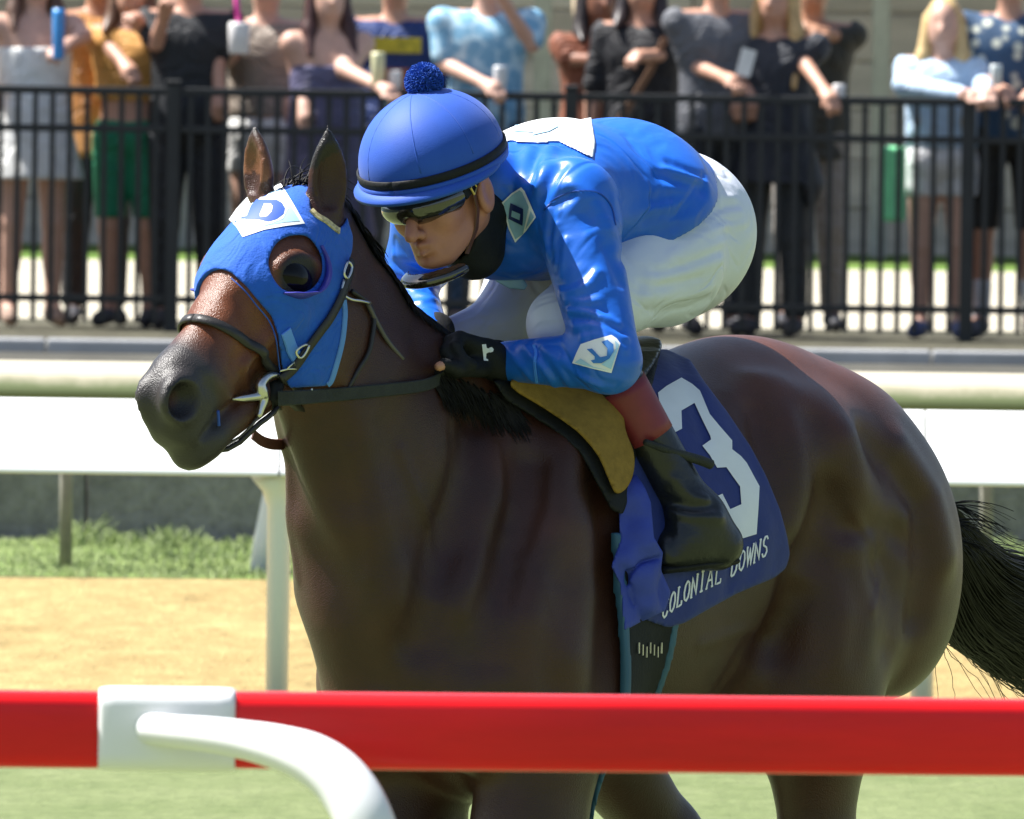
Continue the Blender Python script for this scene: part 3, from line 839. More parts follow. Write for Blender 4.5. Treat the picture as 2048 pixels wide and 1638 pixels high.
for r in R_:
    relief(*r)
for uv in ([(576, 930), (630, 1085), (713, 1248), (745, 1364)],):
    relief(uv, 0.05, -0.012, False)
lo, hi = HF.box(0.03)
G, lo, h = HF.grid(lo, hi, 0.0065)
HV, HQ = surface_nets(G, lo, h, 1)
# ------------------------------------------------------------------ the jockey's shapes
YAWJ, PITJ, ROLJ = math.radians(61), math.radians(18), math.radians(10)
DH = np.array([-math.cos(YAWJ), -math.sin(YAWJ), 0.0])
JF = math.cos(PITJ) * DH - math.sin(PITJ) * UP
JU0 = math.cos(PITJ) * UP + math.sin(PITJ) * DH
JL0 = nrm(np.cross(JU0, JF))
if JL0 @ LF < 0: JL0 = -JL0
JU = math.cos(ROLJ) * JU0 - math.sin(ROLJ) * JL0
JL = math.cos(ROLJ) * JL0 + math.sin(ROLJ) * JU0
JX = (JF, JU, JL)
JM = H(887, 402, 0.035)
def hj(f, u, l):
    return JM + f * JF + u * JU + l * JL
def hjinv(p):
    q = np.asarray(p) - JM
    return q @ JF, q @ JU, q @ JL
HEAD = Field()
HEAD.ell(hj(0.0, 0.05, 0), (0.100, 0.090, 0.075), JX, 0.02)
HEAD.ell(hj(0.045, -0.010, 0), (0.066, 0.075, 0.054), JX, 0.04)
HEAD.ell(hj(0.060, -0.052, 0), (0.046, 0.036, 0.038), JX, 0.03)
HEAD.ell(hj(0.100, -0.082, 0), (0.016, 0.015, 0.019), JX, 0.022)
HEAD.rc(hj(0.085, 0.030, -0.035), hj(0.085, 0.030, 0.035), 0.022, 0.022, 0.02)
HEAD.rc(hj(0.108, 0.020, 0), hj(0.141, -0.022, 0), 0.009, 0.0125, 0.012)
HEAD.rc(hj(0.102, -0.053, -0.014), hj(0.102, -0.053, 0.014), 0.014, 0.014, 0.014)
for s in SIDES:
    HEAD.rc(hj(-0.005, -0.036, s * 0.058), hj(0.075, -0.082, s * 0.022), 0.017, 0.016, 0.03)
    HEAD.ell(hj(0.072, -0.010, s * 0.044), (0.026, 0.020, 0.018), JX, 0.025)
    HEAD.ball(hj(0.124, -0.027, s * 0.013), 0.0095, 0.007)
    HEAD.ball(hj(0.131, -0.035, s * 0.008), 0.0048, 0.003, 's')
    HEAD.ell(hj(0.083, 0.012, s * 0.032), (0.016, 0.013, 0.019), JX, 0.010, 's')
    HEAD.ball(hj(0.076, 0.012, s * 0.032), 0.0125, 0.004)
    HEAD.ell(hj(-0.008, 0.000, s * 0.087), (0.025, 0.038, 0.011), (nrm(JF + 0.2 * JU), nrm(JU - 0.2 * JF), JL), 0.012)
    HEAD.ell(hj(-0.004, 0.004, s * 0.098), (0.014, 0.023, 0.008), (nrm(JF + 0.2 * JU), nrm(JU - 0.2 * JF), JL), 0.006, 's')
    HEAD.bump([hj(0.126, -0.030, s * 0.022), hj(0.112, -0.050, s * 0.030), hj(0.102, -0.066, s * 0.033)], 0.008, -0.004)
# lips
HEAD.rc(hj(0.111, -0.0475, -0.019), hj(0.121, -0.047, 0), 0.004, 0.0066, 0.005)
HEAD.rc(hj(0.121, -0.047, 0), hj(0.111, -0.0475, 0.019), 0.0066, 0.004, 0.005)
HEAD.rc(hj(0.109, -0.0625, -0.016), hj(0.118, -0.063, 0.0), 0.004, 0.0070, 0.005)
HEAD.rc(hj(0.118, -0.063, 0.0), hj(0.109, -0.0625, 0.016), 0.0070, 0.004, 0.005)
HEAD.rc(hj(0.113, -0.055, -0.023), hj(0.127, -0.055, 0), 0.0018, 0.0040, 0.003, m='s')
HEAD.rc(hj(0.127, -0.055, 0), hj(0.113, -0.055, 0.023), 0.0040, 0.0018, 0.003, m='s')
HEAD.bump([hj(0.112, -0.073, -0.016), hj(0.114, -0.074, 0.016)], 0.010, -0.004)
T0, T1, T2, T3 = H(1338, 448, 0), H(1235, 408, 0), H(1110, 404, 0), H(1030, 390, 0)
SHN, SHF = H(1145, 410, 0.18), H(878, 425, -0.18)
ELN, WRN = H(1218, 722, 0.33), H(1005, 722, 0.085)
ELF, WRF = H(815, 585, -0.27), H(862, 680, -0.06)
HIPN = H(1325, 518, 0.115); HIPF = mir(HIPN)
KNN = H(1128, 648, 0.145); KNF = H(1010, 655, -0.125)
ANN = H(1392, 1045, 0.285); ANF = mir(ANN) + 0.06 * FW
TOE = H(1340, 1105, 0.270); HEEL = H(1432, 1088, 0.300)
BODY = Field(); BODY.ops += HEAD.ops
BODY.rc(hj(-0.035, -0.045, 0), T3, 0.058, 0.062, 0.04)
BODY.rc(T3, T2, 0.07, 0.115, 0.06, LF, 1.2)
BODY.rc(T2, T1, 0.120, 0.110, 0.05, LF, 1.25)
BODY.rc(T1, T0, 0.110, 0.115, 0.05, LF, 1.2)
for (sh, el, wr) in ((SHN, ELN, WRN), (SHF, ELF, WRF)):
    BODY.rc(T2, sh, 0.08, 0.062, 0.05)
    BODY.rc(sh, el, 0.058, 0.040, 0.03)
    BODY.rc(el, wr, 0.040, 0.028, 0.02)
for (hp, kn, an) in ((HIPN, KNN, ANN), (HIPF, KNF, ANF)):
    BODY.rc(hp, kn, 0.095, 0.050, 0.05)
    mid = H(1215, 722, 0.19) if hp is HIPN else mir(H(1215, 722, 0.19)) + 0.06 * FW
    BODY.rc(kn, mid, 0.040, 0.036, 0.02)
    BODY.rc(mid, an, 0.036, 0.028, 0.02)
    ft = (TOE, HEEL) if hp is HIPN else (mir(TOE) + 0.06 * FW, mir(HEEL) + 0.06 * FW)
    BODY.rc(an, ft[1], 0.026, 0.022, 0.02)
    BODY.rc(ft[1], ft[0], 0.022, 0.018, 0.02)

def ridge(F, uvs, w, amp, taper=True):
    p = F.hit(uvs)
    F.bump(p, w, amp)
# ---- silks
SILK = Field()
SILK.rc(H(975, 368, 0.03), T3, 0.066, 0.080, 0.03)
SILK.rc(T3 + 0.005 * UP, T2, 0.082, 0.128, 0.05, LF, 1.25)
SILK.ell(H(1015, 470, 0.0), (0.13, 0.15, 0.085), (FW, LF, UP), 0.05)
SILK.rc(T2, T1, 0.145, 0.148, 0.05, LF, 1.22)
SILK.rc(T1, T0, 0.148, 0.132, 0.05, LF, 1.2)
for s in SIDES:
    SILK.ell(S(H(1312, 440, 0.125), s), (0.120, 0.105, 0.112), (FW, LF, UP), 0.05)
for (sh, el, wr) in ((SHN, ELN, WRN), (SHF, ELF, WRF)):
    SILK.rc(T2 + 0.01 * UP, sh, 0.10, 0.080, 0.06)
    SILK.rc(sh, el, 0.078, 0.058, 0.035)
    SILK.rc(el, wr, 0.056, 0.036, 0.020)
# folds of the near sleeve, shoulder and waist
FOLDS = [
 ([(1125, 585), (1175, 572), (1194, 545)], 0.0114, 0.0104), ([(1132, 600), (1165, 607), (1200, 600)], 0.0095, 0.0091),
 ([(1140, 622), (1180, 625), (1235, 650)], 0.0114, 0.0117), ([(1152, 652), (1200, 655), (1250, 680)], 0.0114, 0.0117),
 ([(1145, 635), (1190, 640), (1245, 665)], 0.0076, -0.0078), ([(1135, 610), (1170, 614), (1215, 625)], 0.0076, -0.0065),
 ([(1165, 675), (1205, 672), (1250, 700)], 0.0095, 0.0078),
 ([(1095, 420), (1090, 460), (1098, 510)], 0.0114, 0.0091), ([(1115, 450), (1108, 490), (1112, 530)], 0.0085, 0.0078),
 ([(1132, 480), (1128, 515), (1120, 550)], 0.0085, 0.0078), ([(1104, 440), (1100, 480), (1105, 520)], 0.0076, -0.0078),
 ([(1140, 390), (1105, 410), (1085, 450)], 0.0171, -0.0130), ([(1120, 330), (1095, 370), (1075, 420)], 0.0190, -0.0156),
 ([(1150, 375), (1185, 400), (1210, 450)], 0.0238, 0.0078), ([(1170, 430), (1215, 500), (1240, 560)], 0.0190, -0.0078),
 ([(1060, 300), (1050, 340), (1048, 375)], 0.0190, 0.0130), ([(1100, 300), (1090, 330), (1080, 370)], 0.0190, 0.0130),
 ([(1405, 372), (1360, 362), (1320, 350)], 0.0152, -0.0117), ([(1402, 385), (1360, 390), (1310, 400)], 0.0152, -0.0091),
 ([(1408, 355), (1375, 340), (1340, 325)], 0.0133, -0.0078), ([(1408, 364), (1370, 352), (1330, 340)], 0.0133, 0.0078),
 ([(1398, 405), (1350, 425), (1290, 440)], 0.0171, -0.0078),
 ([(1190, 470), (1250, 440), (1330, 420)], 0.0285, 0.0065), ([(1240, 520), (1290, 480), (1350, 450)], 0.0190, -0.0065),
 ([(1015, 700), (1040, 730), (1065, 760)], 0.0095, 0.0052), ([(1050, 695), (1080, 730), (1110, 772)], 0.0095, 0.0065),
 ([(1085, 692), (1110, 720), (1140, 772)], 0.0095, 0.0065), ([(1125, 720), (1160, 750), (1200, 770)], 0.0114, 0.0078),
 ([(1068, 695), (1095, 732), (1125, 772)], 0.0076, -0.0052), ([(1150, 740), (1190, 760), (1225, 768)], 0.0076, -0.0052),
]
for uv, w, a in FOLDS:
    ridge(SILK, smooth_poly(uv, 4, False), w, a)
FOLDS_FAR = [([(790, 510), (830, 522), (870, 540)], 0.012, 0.008), ([(785, 540), (825, 552), (875, 575)], 0.012, 0.008),
 ([(790, 575), (830, 585), (868, 600)], 0.012, 0.009), ([(795, 600), (830, 606), (862, 598)], 0.010, 0.007), ([(788, 558), (825, 570), (870, 590)], 0.008, -0.006)]
for uv, w, a in FOLDS_FAR:
    ridge(SILK, smooth_poly(uv, 4, False), w, a)
HEM = [H(1378, 290, 0.0), H(1236, 532, 0.15)]
HEM_N = nrm(np.cross(LF, HEM[1] - HEM[0]))
if HEM_N @ FW > 0: HEM_N = -HEM_N          # points to the rider's rear
def seg_d(p, a, b):
    ba = b - a
    h = np.clip(((p - a) @ ba) / (ba @ ba), 0, 1)
    return np.linalg.norm(p - a - h[..., None] * ba, axis=-1)
def silk_clip(p):
    d = (p - HEM[0]) @ HEM_N
    wr = np.minimum(0, 0)
    c1 = (p - WRN) @ nrm(WRN - ELN); near = np.linalg.norm(p - WRN, axis=-1) < 0.09
    c2 = (p - WRF) @ nrm(WRF - ELF); nearf = np.linalg.norm(p - WRF, axis=-1) < 0.075
    arm = np.minimum(seg_d(p, ELN, WRN) - 0.075, seg_d(p, 0.35 * SHN + 0.65 * ELN, ELN) - 0.085)
    d = np.where(arm < 0, -1.0, d)
    hole = -(np.linalg.norm(p - hj(0.035, -0.03, 0), axis=-1) - 0.098)
    d = np.maximum(d, hole)
    d = np.where(near, np.maximum(d, c1), d)
    return np.where(nearf, np.maximum(d, c2), d)
# ---- breeches
PANT = Field()
PANT.rc(T1, T0, 0.115, 0.132, 0.05, LF, 1.2)
PANT.ell(H(1326, 478, 0), (0.15, 0.17, 0.155), (FW, LF, UP), 0.05)
for (hp, kn, s) in ((HIPN, KNN, 1), (HIPF, KNF, -1)):
    PANT.ell(hp - 0.01 * FW, (0.120, 0.10, 0.118), (FW, LF, UP), 0.05)
    PANT.rc(hp + 0.03 * FW, kn, 0.115, 0.066, 0.05)
    mid = H(1215, 722, 0.19) if s > 0 else mir(H(1215, 722, 0.19)) + 0.06 * FW
    PANT.rc(kn, mid, 0.064, 0.046, 0.02)
PF = [([(1300, 560), (1370, 545), (1440, 520)], 0.016, 0.0050), ([(1290, 590), (1350, 590), (1420, 575)], 0.018, 0.0057),
 ([(1320, 530), (1390, 505), (1450, 480)], 0.014, 0.0043), ([(1310, 545), (1380, 525), (1445, 500)], 0.010, -0.0036),
 ([(1340, 510), (1400, 480), (1450, 450)], 0.012, 0.0043), ([(1410, 450), (1440, 430), (1480, 425)], 0.010, 0.0043),
 ([(1400, 470), (1440, 455), (1485, 450)], 0.010, 0.0043), ([(1420, 400), (1440, 395), (1465, 395)], 0.010, 0.0043),
 ([(1425, 370), (1435, 385), (1440, 410)], 0.010, 0.0036), ([(1290, 625), (1350, 620), (1420, 600)], 0.016, -0.0043),
 ([(1280, 570), (1330, 570), (1400, 555)], 0.010, -0.0043), ([(1415, 440), (1445, 418), (1480, 410)], 0.008, -0.0036)]
for uv, w, a in PF:
    ridge(PANT, smooth_poly(uv, 4, False), w, a)
# ---- boots
def shaft(an, kn, t):
    return kn + (an - kn) * t
BOOT = Field(); BOOTF = Field()
for F_, kn, an, toe, heel in ((BOOT, H(1215, 722, 0.19), H(1392, 1040, 0.285), TOE, HEEL),
                              (BOOTF, mir(H(1215, 722, 0.19)) + 0.06 * FW, mir(H(1392, 1040, 0.285)) + 0.06 * FW, mir(TOE) + 0.06 * FW, mir(HEEL) + 0.06 * FW)):
    F_.rc(kn, an, 0.047, 0.045, 0.03)
    F_.rc(an, heel, 0.046, 0.043, 0.03)
    F_.rc(heel, toe, 0.043, 0.038, 0.03, UP, 0.95)
    F_.rc(an, 0.35 * heel + 0.65 * toe + 0.022 * UP, 0.046, 0.042, 0.04)
BF = [([(1330, 1000), (1380, 1015), (1425, 1010)], 0.014, -0.007), ([(1340, 1025), (1390, 1032), (1440, 1035)], 0.014, 0.006),
      ([(1350, 960), (1375, 985), (1410, 1000)], 0.016, 0.006), ([(1330, 1050), (1345, 1080), (1350, 1100)], 0.016, -0.005)]
for uv, w, a in BF:
    ridge(BOOT, smooth_poly(uv, 4, False), w, a)
# ---- gloves
def glove(wr, kn, curl, thumb, scale=1.0):
    F_ = Field()
    ax = nrm(kn - wr); dn = nrm(curl - ax * (curl @ ax)); sd = np.cross(ax, dn)
    F_.rc(wr - 0.018 * ax, wr + 0.03 * ax, 0.036, 0.034, 0.02)
    for i in range(4):
        o = sd * (i - 1.5) * 0.0185
        base = wr + 0.02 * ax + o * 0.8
        k1 = kn + o + ax * (0.004 if i in (1, 2) else -0.004)
        F_.rc(base, k1, 0.020, 0.0135, 0.014)
        k2 = k1 + 0.022 * ax + 0.026 * dn
        k3 = k2 - 0.010 * ax + 0.026 * dn
        k4 = k3 - 0.022 * ax + 0.004 * dn
        F_.rc(k1, k2, 0.0125, 0.0115, 0.006); F_.rc(k2, k3, 0.0115, 0.0105, 0.004); F_.rc(k3, k4, 0.0105, 0.0095, 0.004)
    return F_, ax, dn, sd
# ------------------------------------------------------------------ flat print on curved cloth
from mathutils.geometry import delaunay_2d_cdt
def decal(name, poly, F, off, m, parent, step=9.0, sm=0, snap=None):
    poly = smooth_poly(poly, sm) if sm else np.array(poly, float)
    pts = []
    for a, b in zip(poly, np.roll(poly, -1, 0)):
        n = max(1, int(np.linalg.norm(b - a) / step))
        pts += [a + (b - a) * i / n for i in range(n)]
    nb = len(pts); pts = np.array(pts)
    lo, hi = pts.min(0), pts.max(0)
    gx, gy = np.meshgrid(np.arange(lo[0], hi[0], step), np.arange(lo[1], hi[1], step))
    g = np.stack([gx.ravel(), gy.ravel()], -1)
    g = g[poly_sd(g, pts) < -step * 0.45] if len(g) else g
    al = np.concatenate([pts, g]) if len(g) else pts
    r = delaunay_2d_cdt([Vector(p) for p in al], [(i, (i + 1) % nb) for i in range(nb)], [list(range(nb))], 1, 0.01)
    vv = np.array([tuple(v) for v in r[0]])
    p3 = F.hit(vv, off)
    tri = [t[::-1] if np.cross(vv[t[1]] - vv[t[0]], vv[t[2]] - vv[t[0]]) > 0 else t for t in [list(x) for x in r[2]]]
    return mesh(name, p3, [tuple(t) for t in tri], m, parent)
def crop(x0, y0, k, pts):
    return [(x0 + x / k, y0 + y / k) for x, y in pts]

# ------------------------------------------------------------------ horse: body, hair, eye
horse = thing('racehorse', 'dark bay racehorse galloping along the turf in a blue hood', 'horse', AB(0.1, 0, 0))
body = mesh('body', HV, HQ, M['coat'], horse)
crest_px = smooth_poly([(640, 395), (690, 440), (725, 500), (742, 560), (765, 600), (792, 640), (826, 678), (862, 706), (905, 738), (960, 772), (1010, 800)], 8, False)
crest3 = np.array([H(u, v, 0.004) for u, v in crest_px])
EYEC = HB.hit([(600, 556)])[0]
def coat_colour(p):
    a, b, z = HAZ(p)
    q = p - HP0
    s, t, w = q @ ES, q @ ET, q @ LF
    col = np.tile(np.array([0.048, 0.0150, 0.0072]), (len(p), 1))
    def blend(c, k):
        nonlocal col
        col = col * (1 - k[:, None]) + np.array(c) * k[:, None]
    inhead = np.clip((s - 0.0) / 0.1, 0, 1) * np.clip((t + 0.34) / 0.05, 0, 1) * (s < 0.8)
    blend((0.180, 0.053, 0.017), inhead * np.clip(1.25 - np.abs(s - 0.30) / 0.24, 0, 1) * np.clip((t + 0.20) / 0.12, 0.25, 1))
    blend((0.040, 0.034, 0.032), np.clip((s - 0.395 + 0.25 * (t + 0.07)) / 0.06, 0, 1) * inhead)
    blend((0.185, 0.058, 0.020), np.exp(-((a + 0.40) / 0.30) ** 2) * np.clip((z - 1.45) / 0.12, 0, 1) * 0.9)  # sunlit band along the croup, painted orange into the coat
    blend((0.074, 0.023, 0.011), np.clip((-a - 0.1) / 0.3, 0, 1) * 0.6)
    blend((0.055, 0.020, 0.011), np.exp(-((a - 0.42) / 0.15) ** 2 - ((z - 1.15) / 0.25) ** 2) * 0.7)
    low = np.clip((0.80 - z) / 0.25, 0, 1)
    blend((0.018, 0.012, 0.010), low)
    e = (s < 0.10) & (t > 0.035)
    blend((0.20, 0.075, 0.030), e * np.clip((w < 0) * 1.0, 0, 1))  # far ear painted orange as the sun lights it
    blend((0.016, 0.011, 0.008), e * np.clip((w > 0) * 1.0, 0, 1))  # near ear darkened, the shade of its hollow painted in
    tip = np.clip((z - 1.985) / 0.05, 0, 1) * (s < 0.1)
    blend((0.016, 0.012, 0.010), tip)
    for sg in (1, -1):
        c = hd(ns, nt_, sg * 0.055)
        d = np.linalg.norm(p - c, axis=1)
        blend((0.012, 0.008, 0.008), np.clip((0.040 - d) / 0.010, 0, 1))
        blend((0.050, 0.012, 0.010), np.clip((0.020 - np.linalg.norm(p - hd(ns, nt_, sg * 0.030), axis=1)) / 0.012, 0, 1))
        ce = EYEC if sg > 0 else mir(EYEC)
        blend((0.006, 0.004, 0.003), np.clip((0.056 - np.linalg.norm(p - ce, axis=1)) / 0.016, 0, 1))
    for (u0, v0, ru, rv, kk_) in ((1000, 935, 28, 60, .6), (1090, 1050, 60, 50, .6), (1170, 1090, 50, 60, .5), (1100, 1330, 90, 90, .35), (1600, 800, 160, 110, .35), (1560, 1340, 160, 60, .3), (640, 1350, 40, 120, .5)):  # reddish patches paint sun and sheen on the muscles into the coat
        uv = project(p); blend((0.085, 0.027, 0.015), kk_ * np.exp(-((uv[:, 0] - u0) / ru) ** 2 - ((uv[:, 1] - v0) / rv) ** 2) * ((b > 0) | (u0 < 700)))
    cd = np.full(len(p), 9.0)
    for q in crest3[::2]:
        cd = np.minimum(cd, ((p - q) ** 2).sum(1))
    blend((0.012, 0.009, 0.008), np.clip((0.066 - np.sqrt(cd)) / 0.02, 0, 1))
    return col
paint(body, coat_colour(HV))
EYE_S, EYE_T = hdpx(600, 546, 0.10)
for sg in (1, -1):
    g_ = HB.hit([(600, 556)])[0]
    nn = HB.grad(g_[None])[0]
    ea = nrm(H(640, 575, 0) - H(565, 530, 0)); ea = nrm(ea - nn * (ea @ nn)); eb = np.cross(nn, ea)
    c = g_ - nn * 0.0175
    vs = []; fs = []
    for i in range(11):
        for j in range(20):
            th = math.pi * i / 10; ph = 2 * math.pi * j / 20
            q = c + 0.046 * math.sin(th) * math.cos(ph) * ea + 0.035 * math.sin(th) * math.sin(ph) * eb + 0.024 * math.cos(th) * nn
            vs.append(q if sg > 0 else mir(q))
    for i in range(10):
        for j in range(20):
            fs.append((i * 20 + j, (i + 1) * 20 + j, (i + 1) * 20 + (j + 1) % 20, i * 20 + (j + 1) % 20))
    mb = MB(); mb.add(vs, fs); mb.build('eye', M['eye'], horse, True)
# mane: locks falling from the crest, blown back by the speed
rg = np.random.default_rng(3)
def settle(q, off):
    d = HB.at(q); g = HB.grad(q)
    return q + g * np.maximum(off - d, 0)[:, None]
def locks(N, base_fn, K=9):
    Pth = np.zeros((N, K, 3))
    P0, dirs, ln, gv = base_fn(N)
    Pth[:, 0] = P0
    d = dirs.copy()
    for k in range(1, K):
        d = d + gv * (-UP) * 0.9 / K + rg.normal(0, 0.05, d.shape)
        d /= np.linalg.norm(d, axis=1)[:, None]
        Pth[:, k] = settle(Pth[:, k - 1] + d * (ln / (K - 1))[:, None], 0.004)
    return Pth
def mane_base(N):
    t = rg.random(N) * (len(crest3) - 1.001); i = t.astype(int); f = (t - i)[:, None]
    p = crest3[i] * (1 - f) + crest3[i + 1] * f
    p = settle(p + rg.normal(0, 0.008, p.shape) - LF * 0.004, 0.0)
    side = np.where(rg.random(N) < 0.45, 0.8, -1.0)[:, None]
    d = UP * 0.05 - FW * (0.35 + 0.3 * rg.random((N, 1))) + LF * side * (0.45 + 0.3 * rg.random((N, 1))) + np.sin(t * 1.9)[:, None] * FW * 0.2
    return p, d / np.linalg.norm(d, axis=1)[:, None], 0.035 + 0.055 * rg.random(N), np.full((N, 1), 3.0)
mp = locks(2400, mane_base)
strands('mane', mp, 0.0024, 0.0006, M['hair'], horse)
def fringe_base(N):
    t = rg.random(N) * (len(crest3) - 1.001); i = t.astype(int); f = (t - i)[:, None]
    p = settle(crest3[i] * (1 - f) + crest3[i + 1] * f + LF * 0.012 + rg.normal(0, 0.006, (N, 3)), 0.001)
    d = LF * 0.7 - UP * 0.5 - FW * (0.3 + 0.3 * rg.random((N, 1))) + np.sin(t * 2.3)[:, None] * FW * 0.25
    return p, d / np.linalg.norm(d, axis=1)[:, None], 0.022 + 0.035 * rg.random(N), np.full((N, 1), 1.2)
strands('mane_fringe', locks(1500, fringe_base, 6), 0.0022, 0.0006, M['hair'], horse)
def wither_base(N):
    px = np.stack([868 + 165 * rg.random(N), np.zeros(N)], -1)
    px[:, 1] = 735 + (px[:, 0] - 868) * 0.40 + 40 * rg.random(N)
    p = HB.hit(px)
    d = -UP * 0.8 - FW * 0.5 + LF * 0.3 + rg.normal(0, 0.12, (N, 3))
    return p, d / np.linalg.norm(d, axis=1)[:, None], 0.025 + 0.05 * rg.random(N), np.full((N, 1), 1.0)
wp = locks(420, wither_base, 6)
strands('mane_end', wp, 0.0022, 0.0006, M['hair'], horse)
def fore_base(N):
    p = np.array([H(600, 378, 0.0)] * N) + rg.normal(0, 1, (N, 3)) * np.array([0.012, 0.012, 0.006])
    d = UP * 0.5 - FW * 0.6 + rg.normal(0, 0.2, (N, 3))
    return p, d / np.linalg.norm(d, axis=1)[:, None], 0.05 + 0.06 * rg.random(N), np.full((N, 1), 2.2)
strands('forelock', locks(220, fore_base, 7), 0.002, 0.0006, M['hair'], horse)
# tail: streams out behind
N, K = 2600, 14
dock = H(1868, 1010, 0.0)
path = smooth_poly([dock, H(1900, 1095, 0.0) + np.array([0, 0.06, 0]), H(1945, 1180, 0.0) + np.array([0, .16, 0]), H(2020, 1235, 0) + np.array([0, .26, 0]), H(2110, 1300, 0) + np.array([0, .36, 0]), H(2200, 1345, 0) + np.array([0, .44, 0])], 8, False)
cum = np.r_[0, np.cumsum(np.linalg.norm(np.diff(path, axis=0), axis=1))]
tx = nrm(path[6] - path[0]); tu = nrm(UP + 0.5 * np.array([1, 0, 0]) - tx * ((UP + 0.5 * np.array([1, 0, 0])) @ tx)); ts = np.cross(tx, tu)
tp = np.zeros((N, K, 3))
r2 = rg.random(N) ** 0.55; th = rg.random(N) * 2 * math.pi
spread = np.stack([np.cos(th) * r2, np.sin(th) * r2], -1)
s0 = cum[-1] * 0.20 * rg.random(N); ln = cum[-1] * (0.62 + 0.38 * rg.random(N)) - s0
wv = rg.normal(0, 1, (N, 2)); 
for k in range(K):
    f = k / (K - 1); s_ = s0 + ln * f
    c_ = np.stack([np.interp(s_, cum, path[:, i]) for i in range(3)], -1)
    g_ = s_ / cum[-1]
    rad = 0.028 + 0.092 * np.clip(g_ / 0.45, 0, 1) ** 0.8
    tp[:, k] = c_ + tu * (spread[:, :1] * rad[:, None] + 0.010 * f * wv[:, :1]) + ts * (spread[:, 1:] * rad[:, None] * 0.7 + 0.010 * f * wv[:, 1:]) + 0.006 * f * rg.normal(0, 1, (N, 3)) * 0.5
strands('tail', tp, 0.0022, 0.0007, M['hair'], horse)
fl = tp[::26].copy()
for k in range(1, K):
    f = k / (K - 1)
    fl[:, k] = fl[:, k] + (tu * spread[::26, :1] * 0.11 + 0.03 * ts * wv[::26, :1]) * f * f + UP * (0.02 * math.sin(5 * f)) * wv[::26, 1:]
strands('loose_tail_hairs', fl, 0.0013, 0.0005, M['hair'], horse)
wsp = np.zeros((60, 7, 3)); w0 = H(1893, 1012, 0.03)
for q in range(60):
    d0 = nrm(np.array([1.0, 0.2, rg.normal(0.25, 0.30)])); L0 = rg.uniform(0.03, 0.11)
    for k in range(7):
        f = k / 6; wsp[q, k] = w0 + np.array([0.03 * f, 0, -0.10 * rg.random() * 0 - 0.055 * (q % 3) * 0.6]) + d0 * L0 * f - UP * 0.05 * f * f
strands('dock_hairs', wsp, 0.0013, 0.0005, M['hair'], horse)
dk = MB(); dk.tube([H(1835, 960, 0.0), dock, path[6], path[14]], [0.050, 0.042, 0.034, 0.010], 10)
dk.build('tail_dock', M['hair'], horse, True)
for hc, nf in ((AB(0.60, 0.135, 0.0), 1), (AB(-0.30, 0.13, 0.0), 1), (AB(0.50, -0.14, 0.15), 1), (AB(-0.08, -0.13, 0.03), 1)):
    hb_ = MB(); hb_.tube([hc + UP * 0.0, hc + UP * 0.045 - FW * 0.018, hc + UP * 0.08 - FW * 0.03], [0.066, 0.056, 0.048], 14)
    hb_.build('hoof', flat('hoof horn', (0.05, 0.04, 0.03), 0.6), horse, True)

# ------------------------------------------------------------------ hood
HOOD_P = [(250, 545), (425, 539), (441, 538), (462, 545), (492, 572), (516, 601), (543, 633), (556, 670), (561, 714), (567, 755), (580, 776), (653, 772), (664, 761),
          (675, 725), (686, 681), (691, 626), (690, 566), (696, 529), (705, 499), (706, 472), (698, 448), (690, 400), (640, 300), (250, 250)]
EYE_P = smooth_poly([(537, 521), (552, 488), (580, 472), (615, 474), (640, 508), (643, 545), (625, 576), (595, 585), (565, 578), (545, 553)], 4)
EAR_P = smooth_poly([(612, 350), (620, 385), (622, 420), (645, 438), (672, 458), (692, 440), (705, 390), (690, 330), (640, 320)], 4)
def fold_side(p):
    w = (p - X0) @ LF
    return np.where((w < 0)[..., None], mir(p.reshape(-1, 3)).reshape(p.shape), p)
def px_region(p, poly, holes=()):
    uv = project(fold_side(p))
    d = poly_sd(uv, poly)
    for h_ in holes:
        d = np.maximum(d, -poly_sd(uv, h_))
    return d / 1080.0
def near_only(F, off, lo, hi, h, fn, band=None):
    """cloth laid on field F: the layer up to off, cut by the outline fn(points)"""
    G, lo, h = F.grid(lo, hi, h)
    m = (G - off < 1.8 * h) & (G > -1.8 * h)
    R = np.full(G.shape, 1.0, np.float32)
    R[m] = fn(lo + h * np.argwhere(m))
    return surface_nets(np.maximum(G - off, R).astype(np.float32), lo, h, 1)
def px_box(F, poly, pad=0.05, both=True):
    p = F.hit(poly); p = p[np.abs(F.at(p)) < 0.004]
    if both: p = np.concatenate([p, mir(p)])
    return p.min(0) - pad, p.max(0) + pad
EB_ = Field(); EB_.ops = [o for o in E.ops]
hlo, hhi = EB_.box(0.01)
hlo = hlo - 0.02; hhi = hhi + np.array([0.12, 0.03, 0.03]); hlo[2] -= 0.06
hood = thing('blinker_hood', 'royal blue blinker hood with a diamond emblem worn on the horse head', 'hood', HP0)
hv, hq = near_only(HB, 0.0075, hlo, hhi, 0.0042, lambda p: px_region(p, HOOD_P, (EYE_P, EAR_P)))
mesh('hood_cloth', hv, hq, M['hood'], hood)
bind = MB(); bind2 = MB()
def surf_strap(mb, F, uvs, w, th, off, sm=5, mirror=False, ext=()):
    p = F.hit(smooth_poly(uvs, sm, False), off); n = F.grad(p)
    mb.strap(p, n, w, th)
    if mirror is not False: mirror.strap(mir(p), n - 2 * (n @ LF)[:, None] * LF, w, th)
surf_strap(bind, HB, [(688, 600), (690, 630), (685, 680), (674, 725), (663, 760), (655, 770)], 0.013, 0.002, 0.0085, mirror=bind2)
bind.build('binding', M['hood_edge'], hood); bind2.build('binding', M['hood_edge'], hood)
